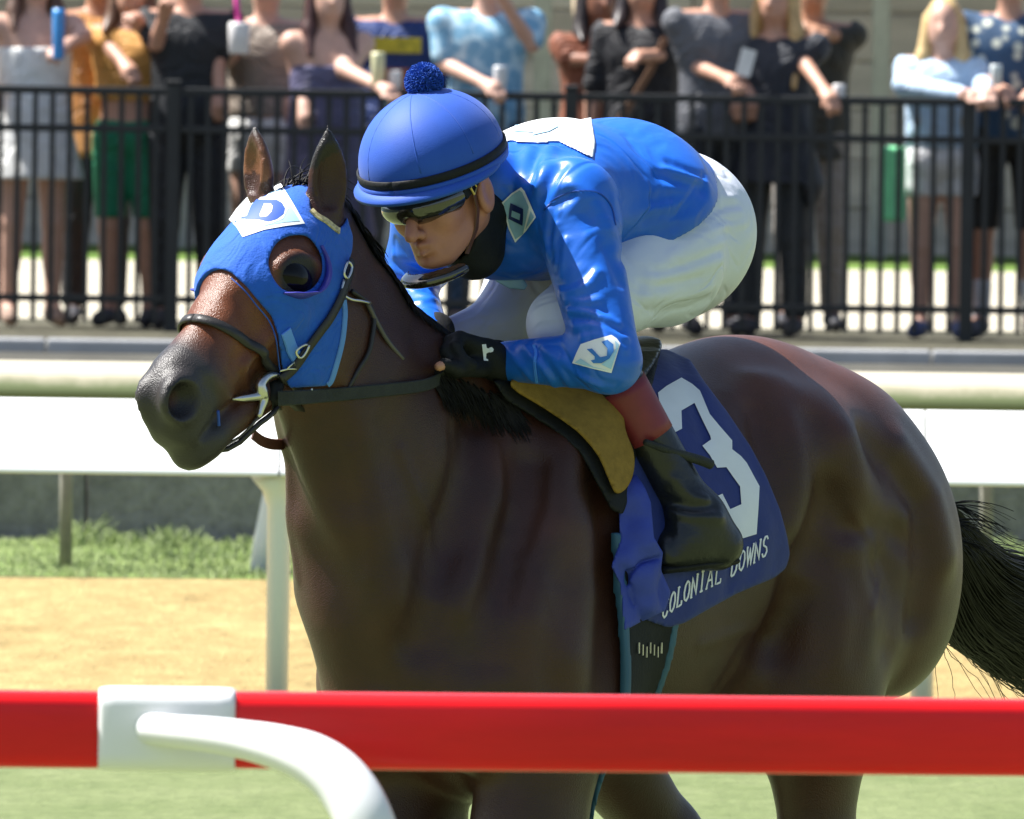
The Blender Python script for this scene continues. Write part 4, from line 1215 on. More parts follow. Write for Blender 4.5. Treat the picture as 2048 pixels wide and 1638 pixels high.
tb = MB(); surf_strap(tb, HB, [(572, 662), (578, 680), (585, 700), (594, 716)], 0.024, 0.0025, 0.009); tb.build('tab', M['tab'], hood)
st = MB(); surf_strap(st, HB, [(462, 556), (490, 582), (513, 611), (538, 642), (551, 675), (556, 712), (560, 745)], 0.0025, 0.0012, 0.0078); st.build('seam', M['blue'], hood)
# blinker cups: curved flanges round the lower rear of each eye opening
cpx = smooth_poly([(566, 586), (582, 592), (602, 597), (624, 590), (641, 571), (650, 545), (649, 518), (640, 492)], 5, False)
cp = HB.hit(cpx, 0.006); cn = HB.grad(cp)
ec = HB.hit([(592, 528)])[0]
for sg in (1, -1):
    inw = np.array([nrm(ec - q) for q in cp])
    hgt = np.array([0.006, .024, .034, .036, .035, .032, .028, .022, .016, .010])
    hgt = np.interp(np.linspace(0, 1, len(cp)), np.linspace(0, 1, 10), hgt)
    top = cp + cn * hgt[:, None] * 0.85 + inw * hgt[:, None] * 0.45
    a_, b_ = cp - cn * 0.002, top
    th_ = inw * 0.003
    V = np.concatenate([a_, b_, b_ - th_, a_ - th_])
    if sg < 0: V = mir(V)
    n_ = len(cp); fs = []
    for k in range(4):
        for i in range(n_ - 1):
            k2 = (k + 1) % 4
            fs.append((k * n_ + i, k * n_ + i + 1, k2 * n_ + i + 1, k2 * n_ + i))
    mesh('blinker_cup', V, fs, M['cup'], hood)
er = MB(); surf_strap(er, HB, [(622, 420), (635, 432), (652, 442), (668, 455), (678, 462)], 0.012, 0.003, 0.008); er.build('browband', flat('patterned gold band', (0.50, 0.42, 0.22), 0.4, var=0.6, scale=120.0), hood)
c1 = lambda pts: crop(250, 220, 3.724, pts)
EMB = thing  # (emblem pieces belong to the hood)
em = decal('emblem_patch', c1([(1160, 547), (1250, 690), (1340, 845), (1200, 862), (1040, 890), (875, 945), (830, 870), (775, 815), (830, 735), (910, 650), (1030, 600)]), HB, 0.0086, M['white'], hood)
decal('emblem_field', c1([(1160, 590), (1230, 700), (1300, 825), (1190, 835), (1040, 862), (895, 905), (855, 850), (815, 812), (860, 745), (925, 672), (1040, 620)]), HB, 0.0091, M['pale'], em)
decal('emblem_ground', c1([(880, 830), (830, 810), (930, 660), (1160, 632), (1215, 735), (1175, 810), (1075, 850)]), HB, 0.0095, M['white'], em)
decal('emblem_letter', c1([(948, 660), (1010, 666), (1130, 668), (1170, 690), (1192, 730), (1182, 772), (1130, 812), (1065, 830), (1000, 815), (855, 808), (870, 793), (905, 788), (940, 705), (965, 682)]), HB, 0.0099, M['blue'], em, 6.0)
decal('emblem_letter_gap', c1([(1035, 695), (1085, 695), (1100, 715), (1092, 755), (1060, 790), (1010, 797), (1000, 780), (1020, 735)]), HB, 0.0103, M['white'], em, 6.0)

# ------------------------------------------------------------------ bridle, bit and reins
bridle = thing('bridle', 'dark leather racing bridle with steel bit and rubber reins on the horse', 'bridle', HP1)
sA, tA = hdpx(400, 626, 0.03); sB, tB = hdpx(521, 706, 0.07)
kk = (sB - sA) / (tB - tA)
ring_p, ring_n = [], []
for i in range(49):
    an = 2 * math.pi * i / 48
    dv = math.cos(an) * ET + math.sin(an) * LF
    o = hd(sA + kk * (-0.10 - tA), -0.10, 0)
    dv = nrm(dv + ES * kk * math.cos(an))
    q = o.copy()
    for _ in range(60):
        q = q + dv * max(-0.01, -float(HB.at(q[None])[0])) if float(HB.at(q[None])[0]) < 0 else q
        if float(HB.at(q[None])[0]) > -3e-4: break
    ring_n.append(HB.grad(q[None])[0]); ring_p.append(q + ring_n[-1] * 0.004)
nb_ = MB(); nb_.strap(ring_p, ring_n, 0.019, 0.004); nb_.build('noseband', M['leather'], bridle, True)
ck = MB(); ck2 = MB(); surf_strap(ck, HB, [(704, 520), (697, 555), (680, 600), (660, 637), (640, 664), (616, 697), (590, 734), (562, 760)], 0.019, 0.003, 0.012, mirror=ck2); ck.build('cheek_strap', M['leather'], bridle, True); ck2.build('cheek_strap', M['leather'], bridle, True)
def tube3(name, pts, r, m, parent, n=8):
    b_ = MB(); b_.tube(pts, r, n); return b_.build(name, m, parent, True)
def on(uv, off=0.008, F=HB):
    return list(F.hit(uv, off))
tube3('buckle', on(smooth_poly([(697, 524), (704, 535), (696, 556), (688, 548), (692, 532)], 3), 0.018), 0.0028, M['steel'], bridle, 6)
tube3('buckle', on(smooth_poly([(618, 690), (610, 708), (600, 716), (592, 704), (604, 692)], 3), 0.018), 0.0026, M['steel'], bridle, 6)
tube3('buckle', on([(560, 742), (575, 738), (592, 738), (588, 724), (574, 738)], 0.017), 0.0022, M['steel'], bridle, 6)
tube3('ring_arm', on(smooth_poly([(688, 560), (684, 585), (700, 598), (722, 602), (741, 606)], 4, False), 0.012), 0.0030, M['steel'], bridle, 6)
tube3('throat_lash', on(smooth_poly([(704, 582), (735, 606), (748, 633), (745, 670), (737, 706), (715, 743), (690, 790)], 4, False), 0.005), 0.0045, M['leather'], bridle)
tube3('strap_end', on(smooth_poly([(735, 606), (757, 650), (778, 685), (806, 718)], 4, False), 0.006), 0.0042, flat('worn grey leather', (0.09, 0.08, 0.075), 0.5), bridle)
BC = HB.hit([(527, 782)])[0] + 0.012 * LF
def bp(u, v, o=0.0):
    return H(u, v, float((BC - X0) @ LF) + o)
tube3('bit_ring', [bp(*q) for q in smooth_poly([(560, 751), (545, 750), (530, 757), (521, 770), (524, 786), (528, 797), (523, 815), (518, 834)], 4, False)], np.interp(np.linspace(0, 1, 29), [0, .3, .55, 1], [.004, .0095, .0125, .005]), M['steel'], bridle)
tube3('bit_mouthpiece', [bp(530, 789), bp(512, 793, -0.004), bp(490, 796, -0.012), bp(464, 798, -0.022)], [0.010, 0.0085, 0.007, 0.003], M['steel'], bridle)
tube3('bit_guard', [bp(560, 762, -0.012), bp(548, 775, -0.012), bp(545, 795, -0.012), bp(552, 812, -0.012)], [0.012, 0.017, 0.017, 0.010], M['black_fabric'], bridle)
tube3('chin_strap', [H(u, v, b) for u, v, b in [(432, 901, 0.01), (455, 898, 0.02), (480, 884, 0.035), (503, 862, 0.05), (520, 846, 0.06), (534, 836, 0.062), (548, 824, 0.062), (558, 808, 0.06)]], 0.0052, M['leather'], bridle)
tube3('chin_cord', [H(u, v, b) for u, v, b in [(432, 894, 0.01), (452, 890, 0.02), (480, 874, 0.035), (495, 860, 0.045), (507, 846, 0.055), (520, 830, 0.06)]], 0.0025, flat('worn grey leather', (0.09, 0.08, 0.075)), bridle, 6)
tube3('chin_pad', [H(420, 893, 0.0), H(432, 899, 0.012), H(440, 897, 0.018)], [0.010, 0.013, 0.008], M['black_fabric'], bridle)
tube3('tongue_tie', on([(436, 822), (437, 836), (438, 852)], 0.002), 0.003, flat('blue tongue tie', (0.03, 0.09, 0.4)), bridle, 6)
rn = MB()
rp = [H(556, 797, 0.075), H(600, 795, 0.10)] + list(HB.hit([(650, 791), (700, 787), (750, 782), (800, 777), (850, 770)], 0.012)) + [H(882, 756, 0.10), H(893, 742, 0.09)]
rp = smooth_poly(rp, 4, False); rn.strap(list(rp), [LF] * len(rp), np.interp(np.linspace(0, 1, len(rp)), [0, .3, .9, 1], [.028, .025, .022, .014]), 0.0022)
rn.build('rein', M['rubber'], bridle)
kp = MB(); kp.strap([HB.hit([(623, 778)], 0.02)[0], HB.hit([(624, 805)], 0.02)[0]], [LF, LF], 0.004, 0.0015); kp.build('rein_stitching', M['white'], bridle)
fr = MB(); fr.strap(list(smooth_poly([H(505, 868, -0.045), H(528, 884, -0.05), H(560, 889, -0.07), H(620, 880, -0.12), H(760, 800, -0.12), H(862, 705, -0.06)], 4, False)), [LF] * 21, 0.020, 0.002)
fr.build('rein', M['brown_leather'], bridle)
# ------------------------------------------------------------------ saddle, saddle cloth, girth
lo_s, hi_s = AB(0.2, 0, 1.2) - np.array([0.62, 0.62, 0.55]), AB(0.2, 0, 1.2) + np.array([0.62, 0.62, 0.48])
CL = [(1160, 760), (1318, 691), (1350, 706), (1380, 719), (1408, 762), (1455, 824), (1502, 894), (1533, 953), (1560, 1019), (1574, 1070), (1580, 1109), (1572, 1137),
      (1548, 1156), (1474, 1187), (1423, 1215), (1369, 1246), (1335, 1256), (1290, 1240), (1268, 1000), (1240, 900)]
CLB = HB.copy()
for uvs, w, a_ in (([(1400, 790), (1450, 900), (1500, 1000)], 0.05, 0.006), ([(1380, 1200), (1390, 1150), (1400, 1080)], 0.03, 0.008), ([(1440, 1195), (1450, 1150), (1455, 1110)], 0.03, -0.006),
                   ([(1500, 1170), (1515, 1120), (1520, 1060)], 0.035, 0.007), ([(1350, 720), (1380, 800), (1400, 880)], 0.03, -0.005), ([(1345, 1245), (1420, 1205), (1540, 1150)], 0.02, 0.006)):
    ridge(CLB, smooth_poly(uvs, 3, False), w, a_)
scl = thing('saddle_cloth', 'navy number cloth with a white numeral under the rider', 'saddle cloth', AB(0.2, 0, 1.4))
def keep_side(p, poly, both=True):
    return px_region(p, poly)
v_, q_ = near_only(CLB, 0.013, *px_box(CLB, CL), 0.006, lambda p: px_region(p, CL))
mesh('cloth', v_, q_, M['cloth'], scl)
c5 = lambda pts: crop(1150, 660, 2.56, pts)
THREE = c5([(425, 320), (470, 285), (545, 243), (600, 275), (640, 310), (665, 370), (690, 430), (740, 490), (805, 565), (805, 610), (850, 645), (880, 680), (915, 745), (945, 800), (940, 900), (930, 1045),
            (880, 1060), (820, 1078), (760, 985), (690, 867), (755, 838), (795, 917), (852, 892), (845, 800), (812, 755), (775, 702), (728, 705), (690, 640), (652, 592), (697, 560), (692, 540), (650, 455), (612, 373), (545, 412), (548, 505), (515, 522), (480, 480), (445, 450)])
decal('numeral', THREE, CLB, 0.0150, M['numeral'], scl, 10.0)
GL = {'O': [[(.5, 1), (.2, .85), (.08, .5), (.2, .15), (.5, 0), (.8, .15), (.92, .5), (.8, .85), (.5, 1)]],
      'C': [[(.9, .78), (.75, .97), (.45, 1), (.18, .82), (.08, .5), (.18, .18), (.45, 0), (.75, .04), (.92, .24)]],
      'L': [[(.2, 1), (.2, 0), (.9, 0), (.92, .2)], [(.05, 1), (.4, 1)]], 'N': [[(.12, 0), (.12, 1), (.86, 0), (.86, 1)], [(0, 0), (.28, 0)], [(.72, 1), (1, 1)]],
      'I': [[(.5, 0), (.5, 1)], [(.3, 0), (.7, 0)], [(.3, 1), (.7, 1)]], 'A': [[(.05, 0), (.5, 1), (.92, 0)], [(.25, .36), (.75, .36)], [(-.05, 0), (.2, 0)], [(.75, 0), (1.02, 0)]],
      'D': [[(.15, 0), (.15, 1), (.55, 1), (.85, .8), (.93, .5), (.85, .2), (.55, 0), (.15, 0)]],
      'W': [[(0, 1), (.27, 0), (.5, .9), (.73, 0), (1, 1)], [(-.08, 1), (.14, 1)], [(.88, 1), (1.08, 1)]],
      'S': [[(.85, .8), (.7, .97), (.4, 1), (.18, .82), (.25, .6), (.72, .42), (.85, .2), (.6, 0), (.3, .02), (.12, .22)]]}
def lettering(text, base, upv, F, off, m, parent, sw):
    base = np.array(base, float)
    seg = np.linalg.norm(np.diff(base, axis=0), axis=1); cum = np.r_[0, np.cumsum(seg)]
    at_ = lambda s_: np.array([np.interp(s_, cum, base[:, 0]), np.interp(s_, cum, base[:, 1])])
    step = cum[-1] / len(text)
    for i, ch in enumerate(text):
        if ch == ' ': continue
        o = at_(i * step + step * 0.06); rv = (at_(i * step + step * 0.9) - o)
        mb = MB()
        for pl in GL[ch]:
            pts = [o + rv * x + np.array(upv) * y for x, y in pl]
            dn = []
            for a, b in zip(pts, pts[1:]):
                dn += [a, (a + b) / 2]
            dn.append(pts[-1])
            p3 = F.hit(dn, off)
            mb.strap(list(p3), list(F.grad(p3)), sw, 0.0008)
        mb.build('letter', m, parent)
lettering('COLONIAL DOWNS', [(1322, 1240), (1368, 1204), (1400, 1183), (1450, 1160), (1500, 1130), (1536, 1108)], (4, -40), CLB, 0.0142, M['numeral'], scl, 0.0042)

sad = thing('saddle', 'light racing saddle with a tan suede flap under the rider', 'saddle', AB(0.25, 0, 1.55))
PADP = [(985, 760), (1150, 740), (1290, 690), (1322, 700), (1300, 790), (1268, 930), (1262, 990), (1245, 1030), (1222, 1020), (1190, 960), (1160, 905), (1110, 862), (1060, 830), (1010, 800)]
v_, q_ = near_only(HB, 0.020, *px_box(HB, PADP), 0.006, lambda p: px_region(p, PADP)); mesh('saddle_pad', v_, q_, M['black_fabric'], sad)
FLP = smooth_poly([(1020, 772), (1050, 745), (1150, 730), (1230, 735), (1250, 800), (1250, 855), (1267, 902), (1268, 941), (1255, 974), (1232, 988), (1216, 957), (1197, 914), (1170, 879), (1140, 852), (1085, 815)], 3)
v_, q_ = near_only(HB, 0.036, *px_box(HB, FLP, 0.07), 0.005, lambda p: px_region(p, FLP)); mesh('saddle_flap', v_, q_, M['suede'], sad)
STP = smooth_poly([(1170, 760), (1190, 700), (1260, 672), (1322, 680), (1312, 720), (1275, 770), (1230, 790)], 4)
v_, q_ = near_only(HB, 0.045, *px_box(HB, [(1200, 760), (1300, 760), (1350, 715), (1250, 740)], 0.12), 0.006, lambda p: px_region(p, STP)); mesh('seat', v_, q_, M['boot'], sad)
# girth and its cloth sleeve
ga = [float(HAZ(HB.hit([q])[0])[0]) for q in ((1248, 1330), (1333, 1330))]
a0, a1 = min(ga), max(ga)
gir = thing('girth', 'black elastic girth with teal edges round the horse chest', 'girth', AB(0.3, 0, 0.9))
def band(x0, x1, off, m, nm, h=0.006):
    def fn(p):
        a, b, z = HAZ(p)
        return np.maximum(np.maximum(x0 - a, a - x1), z - 1.30)
    g0, g1 = AB((x0 + x1) / 2, -0.30, 0.70), AB((x0 + x1) / 2, 0.30, 1.32)
    v, q = near_only(HB, off, np.minimum(g0, g1) - 0.06, np.maximum(g0, g1) + 0.06, h, fn)
    return mesh(nm, v, q, m, gir)
band(a0 + 0.010, a1 - 0.010, 0.007, M['black_fabric'], 'strap')
band(a0 - 0.004, a0 + 0.014, 0.009, M['girthedge'], 'edging', 0.005); band(a1 - 0.016, a1 + 0.004, 0.009, M['girthedge'], 'edging', 0.005)
for i in range(7):
    p_ = HB.hit([(1278 + i * 7.5, 1296 + (i % 3) * 4)], 0.010)
    mb = MB(); mb.tube([p_[0] - UP * 0.010, p_[0] + UP * 0.010], 0.0018, 5); mb.build('buckle_pin', M['steel'], gir)
GS = HB.copy()
gp = HB.hit([(1262, 1000), (1285, 1040), (1275, 1080), (1245, 1120), (1300, 1105), (1270, 1150), (1280, 1200), (1295, 1215)])
GS.rc(gp[0], gp[1], 0.030, 0.036, 0.02); GS.rc(gp[1], gp[2], 0.036, 0.034, 0.02)
GS.rc(gp[3], gp[2], 0.018, 0.030, 0.012); GS.rc(gp[2], gp[4], 0.036, 0.026, 0.012)
GS.rc(gp[4], gp[5], 0.028, 0.030, 0.015); GS.rc(gp[5], gp[6], 0.028, 0.024, 0.012); GS.rc(gp[6], gp[7], 0.018, 0.016, 0.01)
gx = HB.hit([(1318, 1165), (1328, 1212)]); GS.rc(gx[0], gx[1], 0.022, 0.022, 0.012)
for uvs, w, a_ in (([(1240, 1120), (1270, 1095), (1305, 1085)], 0.012, 0.010), ([(1250, 1160), (1275, 1130), (1310, 1115)], 0.012, -0.010), ([(1255, 1180), (1280, 1205), (1300, 1215)], 0.012, 0.010), ([(1250, 1135), (1262, 1190), (1275, 1240)], 0.012, -0.008), ([(1270, 1000), (1285, 1030), (1290, 1065)], 0.014, 0.006)):
    ridge(GS, smooth_poly(uvs, 3, False), w, a_)
GSP = [(1236, 985), (1271, 945), (1290, 975), (1302, 1004), (1308, 1074), (1326, 1105), (1322, 1140), (1342, 1185), (1330, 1222), (1279, 1246), (1248, 1262), (1240, 1168), (1222, 1133), (1240, 1082)]
gc = thing('girth_sleeve', 'bunched violet blue cloth sleeve hanging in front of the black boot', 'cloth', gp[2])
v_, q_ = near_only(GS, 0.010, np.minimum(gp.min(0), gp.max(0)) - 0.09, gp.max(0) + 0.09, 0.004, lambda p: poly_sd(project(p), GSP) / 1080.0)
mesh('cloth', v_, q_, M['girthcloth'], gc)

# ------------------------------------------------------------------ the jockey
joc = thing('person', 'jockey in royal blue silks and white breeches crouched over the bay horse', 'person', AB(0.25, 0, 1.6))
bd = field_mesh('body', BODY, 0.0045, M['skin'], joc)
nv = len(bd.data.vertices); co = np.empty(nv * 3, np.float32); bd.data.vertices.foreach_get('co', co); co = co.reshape(-1, 3) + np.array(joc.location)
f_, u_, l_ = hjinv(co)
sk = np.tile(np.array([0.37, 0.185, 0.110]), (nv, 1))
def sblend(c, k):
    global sk
    sk = sk * (1 - k[:, None]) + np.array(c) * k[:, None]
sblend((0.21, 0.118, 0.078), np.clip(1 - np.hypot(np.hypot(f_ - 0.09, u_ + 0.075), l_ * 0.6) / 0.06, 0, 1) * 0.8)      # shaved jaw
sblend((0.34, 0.085, 0.07), np.clip(1.3 - np.hypot(np.hypot((f_ - 0.118) * 0.8, (u_ + 0.055) * 1.5), l_ * 0.62) / 0.014, 0, 1))
sblend((0.55, 0.22, 0.15), np.clip(1 - np.hypot(np.hypot(f_ - 0.125, u_ + 0.03), l_) / 0.03, 0, 1) * 0.6)
sblend((0.50, 0.20, 0.14), np.clip((np.abs(l_) - 0.076) / 0.01, 0, 1) * 0.7)
sblend((0.03, 0.02, 0.015), (np.clip((-f_ - 0.004) / 0.012, 0, 1) * np.clip((0.079 - np.abs(l_)) / 0.006, 0, 1) * (u_ > -0.10)))   # hair at the temples and nape
paint(bd, sk)
sl = field_mesh('silks', SILK, 0.0048, M['silk'], joc, clip=silk_clip)
br = field_mesh('breeches', PANT, 0.0055, M['breeches'], joc)
# white panel with a pale blue letter across the shoulders
WP = [(985, 262), (990, 200), (1119, 190), (1175, 190), (1187, 261), (1191, 285), (1186, 316), (1154, 301), (1119, 284), (1098, 284), (1076, 287), (1050, 285), (1022, 282), (1000, 284)]
slo, shi = SILK.box(0.02)
def topclip(p):
    return np.maximum(poly_sd(project(p), WP) / 1080.0, p[..., 2] * 0 - (1.9 - 0) * 0 + (H(1100, 330, 0)[2] - p[..., 2]))
v_, q_ = near_only(SILK, 0.0035, np.array([JM[0] - .1, -0.75, 1.85]), np.array([JM[0] + .5, 0.2, 2.12]), 0.0028, topclip)
wpn = mesh('back_panel', v_, q_, M['white'], joc)
for pl in ([(1030, 250), (1085, 246), (1110, 256), (1070, 264), (1028, 262)], [(1072, 258), (1096, 250), (1120, 250), (1098, 262), (1062, 270)]):
    decal('panel_print', pl, SILK, 0.0055, M['pale'], wpn, 6.0)
c3 = lambda pts: crop(700, 100, 3.724, pts)
sp_ = decal('shoulder_patch', c3([(1275, 1022), (1300, 1050), (1385, 1245), (1310, 1350), (1230, 1435), (1180, 1330), (1128, 1140), (1200, 1070)]), SILK, 0.003, M['white'], joc, 6.0)
decal('patch_field', c3([(1262, 1046), (1282, 1060), (1330, 1170), (1288, 1372), (1232, 1410), (1190, 1320), (1142, 1145), (1205, 1082)]), SILK, 0.0042, M['slate'], sp_, 6.0)
decal('patch_field', c3([(1345, 1200), (1370, 1246), (1306, 1336)]), SILK, 0.0042, M['slate'], sp_, 6.0)
decal('patch_letter', c3([(1195, 1140), (1290, 1185), (1288, 1262), (1284, 1310), (1180, 1258), (1186, 1190)]), SILK, 0.0052, M['navyp'], sp_, 5.0)
decal('patch_letter_gap', c3([(1206, 1195), (1268, 1222), (1262, 1268), (1200, 1240)]), SILK, 0.0062, M['slate'], sp_, 5.0)
c4 = lambda pts: crop(800, 380, 3.724, pts)
sv = decal('sleeve_patch', c4([(1345, 1148), (1450, 1112), (1575, 1078), (1615, 1105), (1642, 1142), (1610, 1250), (1575, 1364), (1430, 1330), (1282, 1290), (1310, 1220)]), SILK, 0.003, M['white'], joc, 6.0)
decal('patch_field', c4([(1300, 1285), (1345, 1255), (1440, 1318), (1560, 1345), (1430, 1322)]), SILK, 0.0042, M['pale'], sv, 6.0)
decal('patch_field', c4([(1600, 1120), (1632, 1150), (1572, 1335), (1500, 1300), (1560, 1250), (1610, 1180)]), SILK, 0.0042, M['pale'], sv, 6.0)
decal('patch_letter', c4([(1390, 1185), (1430, 1180), (1490, 1245), (1540, 1235), (1545, 1180), (1500, 1130), (1545, 1115), (1590, 1150), (1592, 1200), (1560, 1255), (1500, 1290), (1440, 1290), (1420, 1270), (1450, 1262), (1450, 1240)]), SILK, 0.0054, flat('mid blue print', (0.03, 0.17, 0.50)), sv, 5.0)
sm_ = MB(); surf_strap(sm_, SILK, [(1088, 420), (1110, 398), (1150, 383), (1195, 385), (1222, 410), (1232, 450)], 0.003, 0.001, 0.001); sm_.build('shoulder_seam', M['blue'], joc)
sm_ = MB(); surf_strap(sm_, SILK, [(1068, 690), (1072, 705), (1070, 730), (1074, 765)], 0.006, 0.002, 0.002); sm_.build('cuff_seam', flat('bright blue hem', (0.05, 0.22, 0.75)), joc)
# a pale edge of undershirt between chest and knee
us = MB(); us.strap([H(985, 548, -0.02), H(1000, 540, 0.0), H(1030, 562, 0.03), H(1052, 575, 0.05)], [nrm(LF + FW)] * 4, [.02, .045, .035, .01], 0.004); us.build('undershirt_edge', M['slate'], joc, True)
# boots
bt = field_mesh('boot', BOOT, 0.0038, M['boot'], joc); bt2 = field_mesh('boot', BOOTF, 0.006, M['boot'], joc)
BK, BA = H(1215, 722, 0.19), H(1392, 1040, 0.285)
def cuff(A_, B_, t0, t1, r0, r1, m, nm, parent):
    mb = MB(); mb.tube([A_ + (B_ - A_) * (t0 + (t1 - t0) * i / 6) for i in range(7)], [r0 + (r1 - r0) * i / 6 for i in range(7)], 28, True); return mb.build(nm, m, parent, True)
cuff(BK, BA, 0.15, 0.475, 0.0492, 0.0472, M['maroon'], 'boot_top', bt)
cuff(mir(BK) + 0.06 * FW, mir(BA) + 0.06 * FW, 0.235, 0.475, 0.0492, 0.0472, M['maroon'], 'boot_top', bt2)
for b_, t_, h_ in ((bt, TOE, HEEL), (bt2, mir(TOE) + 0.06 * FW, mir(HEEL) + 0.06 * FW)):
    mb = MB(); mb.tube([h_ - UP * 0.034 - 0.030 * nrm(t_ - h_), (h_ + t_) / 2 - UP * 0.030, t_ - UP * 0.028 + 0.028 * nrm(t_ - h_)], [0.036, 0.038, 0.030], 16, True, 0.28, UP); mb.build('sole', M['black_fabric'], b_, True)
# gloves
DNV = nrm(-0.75 * UP + 0.5 * LF - 0.3 * FW)
KNU = H(896, 692, 0.075)
G1, ax, dn, sd = glove(H(985, 722, 0.088), KNU, DNV, 1)
if (sd @ UP) < 0: sd = -sd
G1.rc(H(960, 735, 0.10), H(915, 738, 0.125), 0.019, 0.014, 0.014); G1.rc(H(915, 738, 0.125), H(888, 728, 0.122), 0.013, 0.0115, 0.006)
gl = field_mesh('glove', G1, 0.0036, M['black_fabric'], joc)
tube3('thumb_tip', [H(890, 728, 0.122), H(878, 733, 0.120), H(872, 735, 0.118)], [0.0095, 0.0090, 0.0055], flat('thumb skin', (0.50, 0.24, 0.15), 0.5), gl, 10)
cuffm = MB(); wa = nrm(WRN - ELN); cuffm.tube([WRN + wa * 0.006, WRN + wa * 0.020, WRN + wa * 0.040], [0.0385, 0.0395, 0.037], 20); cuffm.build('wrist_strap', M['black_fabric'], gl, True)
GG = Field(); GG.ops += G1.ops; GG.rc(WRN + wa * 0.006, WRN + wa * 0.040, 0.0395, 0.038, 0.002)
c2 = lambda pts: crop(250, 560, 2.731, pts)
decal('glove_print', c2([(1950, 352), (1972, 350), (1976, 372), (2008, 376), (2010, 392), (1984, 396), (1974, 402), (1972, 428), (1984, 434), (1984, 442), (1960, 440)]), GG, 0.0015, M['white'], gl, 4.0)
decal('glove_print', c2([(1990, 370), (2004, 366), (2014, 378), (2010, 392), (1994, 396)]), GG, 0.0022, M['white'], gl, 4.0)
G2, _, _, _ = glove(H(868, 668, -0.075), H(850, 700, -0.03), nrm(-0.6 * UP + 0.5 * FW), 1)
field_mesh('glove', G2, 0.005, M['black_fabric'], joc)
# helmet with cover
HC = hj(-0.002, 0.085, 0.002)
HELM = Field(); HELM.ell(HC, (0.150, 0.123, 0.130), JX, 0.01)
RIM_N = nrm(JU + 0.02 * JF + 0.10 * JL)
RIM_O = hj(0.03, 0.0595, 0)
v_, q_ = near_only(HELM, 0.0, HC - 0.19, HC + 0.19, 0.0034, lambda p: (RIM_O - p) @ RIM_N)
cap = mesh('helmet', v_, q_, M['cap'], joc)
for i in range(4):
    an = math.radians(22 + 45 * i); ps = []
    for t in np.radians(np.arange(-88, 89, 8)):
        d = math.cos(an) * math.sin(t) * JF + math.cos(t) * JU + math.sin(an) * math.sin(t) * JL
        q = HC + d * 0.08
        for _ in range(8): q = q - d * float(HELM.at(q[None])[0])
        if (q - RIM_O) @ RIM_N > 0.016: ps.append(q - d * 0.0004)
    sb = MB(); sb.strap(ps, list(HELM.grad(np.array(ps))), 0.0030, 0.0010); sb.build('seam', M['cap'], cap, True)
def ring(F, z, n=64, off=0.0):
    """ring of points on the helmet surface where height above the rim plane is z"""
    e1 = nrm(JF - RIM_N * (JF @ RIM_N)); e2 = np.cross(RIM_N, e1); o = RIM_O + RIM_N * z + 0.0 * JF
    o = o - ((o - HC) @ e1) * e1 - ((o - HC) @ e2) * e2
    out = []
    for i in range(n + 1):
        a = 2 * math.pi * i / n; d = math.cos(a) * e1 + math.sin(a) * e2
        t0, t1 = 0.0, 0.25
        for _ in range(24):
            tm = (t0 + t1) / 2
            if float(F.at((o + d * tm)[None])[0]) < off: t0 = tm
            else: t1 = tm
        out.append(o + d * t0)
    return np.array(out), e1, e2
rp_, e1, e2 = ring(HELM, 0.022, 64, 0.002)
bn_ = MB(); bn_.strap(list(rp_), list(HELM.grad(rp_)), 0.017, 0.003); bn_.build('elastic_band', M['black_fabric'], cap, True)
rp2, e1, e2 = ring(HELM, 0.006, 64, 0.003)
bn_ = MB(); bn_.strap(list(rp2), list(HELM.grad(rp2)), 0.016, 0.004); bn_.build('cover_hem', M['cap'], cap, True)
# peak
pk, e1, e2 = ring(HELM, 0.004, 64, 0.0)
idx = [i for i in range(-17, 18)]
V = []; Fq = []
for j, i in enumerate(idx):
    b_ = pk[i % 64]; d = nrm(b_ - HC - ((b_ - HC) @ RIM_N) * RIM_N); k = max(0.0, math.cos(math.pi * i / 36)) ** 0.6
    tip = b_ + d * 0.024 * k - RIM_N * 0.012 * k
    mid_ = b_ + d * 0.013 * k - RIM_N * 0.004 * k
    V += [b_ - d * 0.004 + RIM_N * 0.004, mid_ + RIM_N * 0.004, tip + RIM_N * 0.003, tip - RIM_N * 0.003, mid_ - RIM_N * 0.003, b_ - d * 0.004 - RIM_N * 0.004]
    if j:
        for q in range(6):
            a = (j - 1) * 6
            Fq.append((a + q, a + (q + 1) % 6, a + 6 + (q + 1) % 6, a + 6 + q))
mesh('peak', V, Fq, M['cap'], cap)
# pompom
PC = P(848, 163, HC[1] - 0.005)
N = 1500; dd = rg.normal(0, 1, (N, 3)); dd /= np.linalg.norm(dd, axis=1)[:, None]
K = 5; pp = np.zeros((N, K, 3)); tw = rg.normal(0, 0.42, (N, 3))
for k in range(K):
    f = k / (K - 1); d = dd + tw * f; d /= np.linalg.norm(d, axis=1)[:, None]
    pp[:, k] = PC + d * (0.008 + 0.029 * f * (0.92 + 0.08 * rg.random((N, 1))))
pom = strands('pompom', pp, 0.0011, 0.0010, M['yarn'], cap, 4)
core = MB(); core.tube([PC - UP * 0.026, PC - UP * 0.016, PC, PC + UP * 0.016, PC + UP * 0.026], [.004, .022, .028, .022, .004], 12); core.build('core', M['yarn'], pom, True)
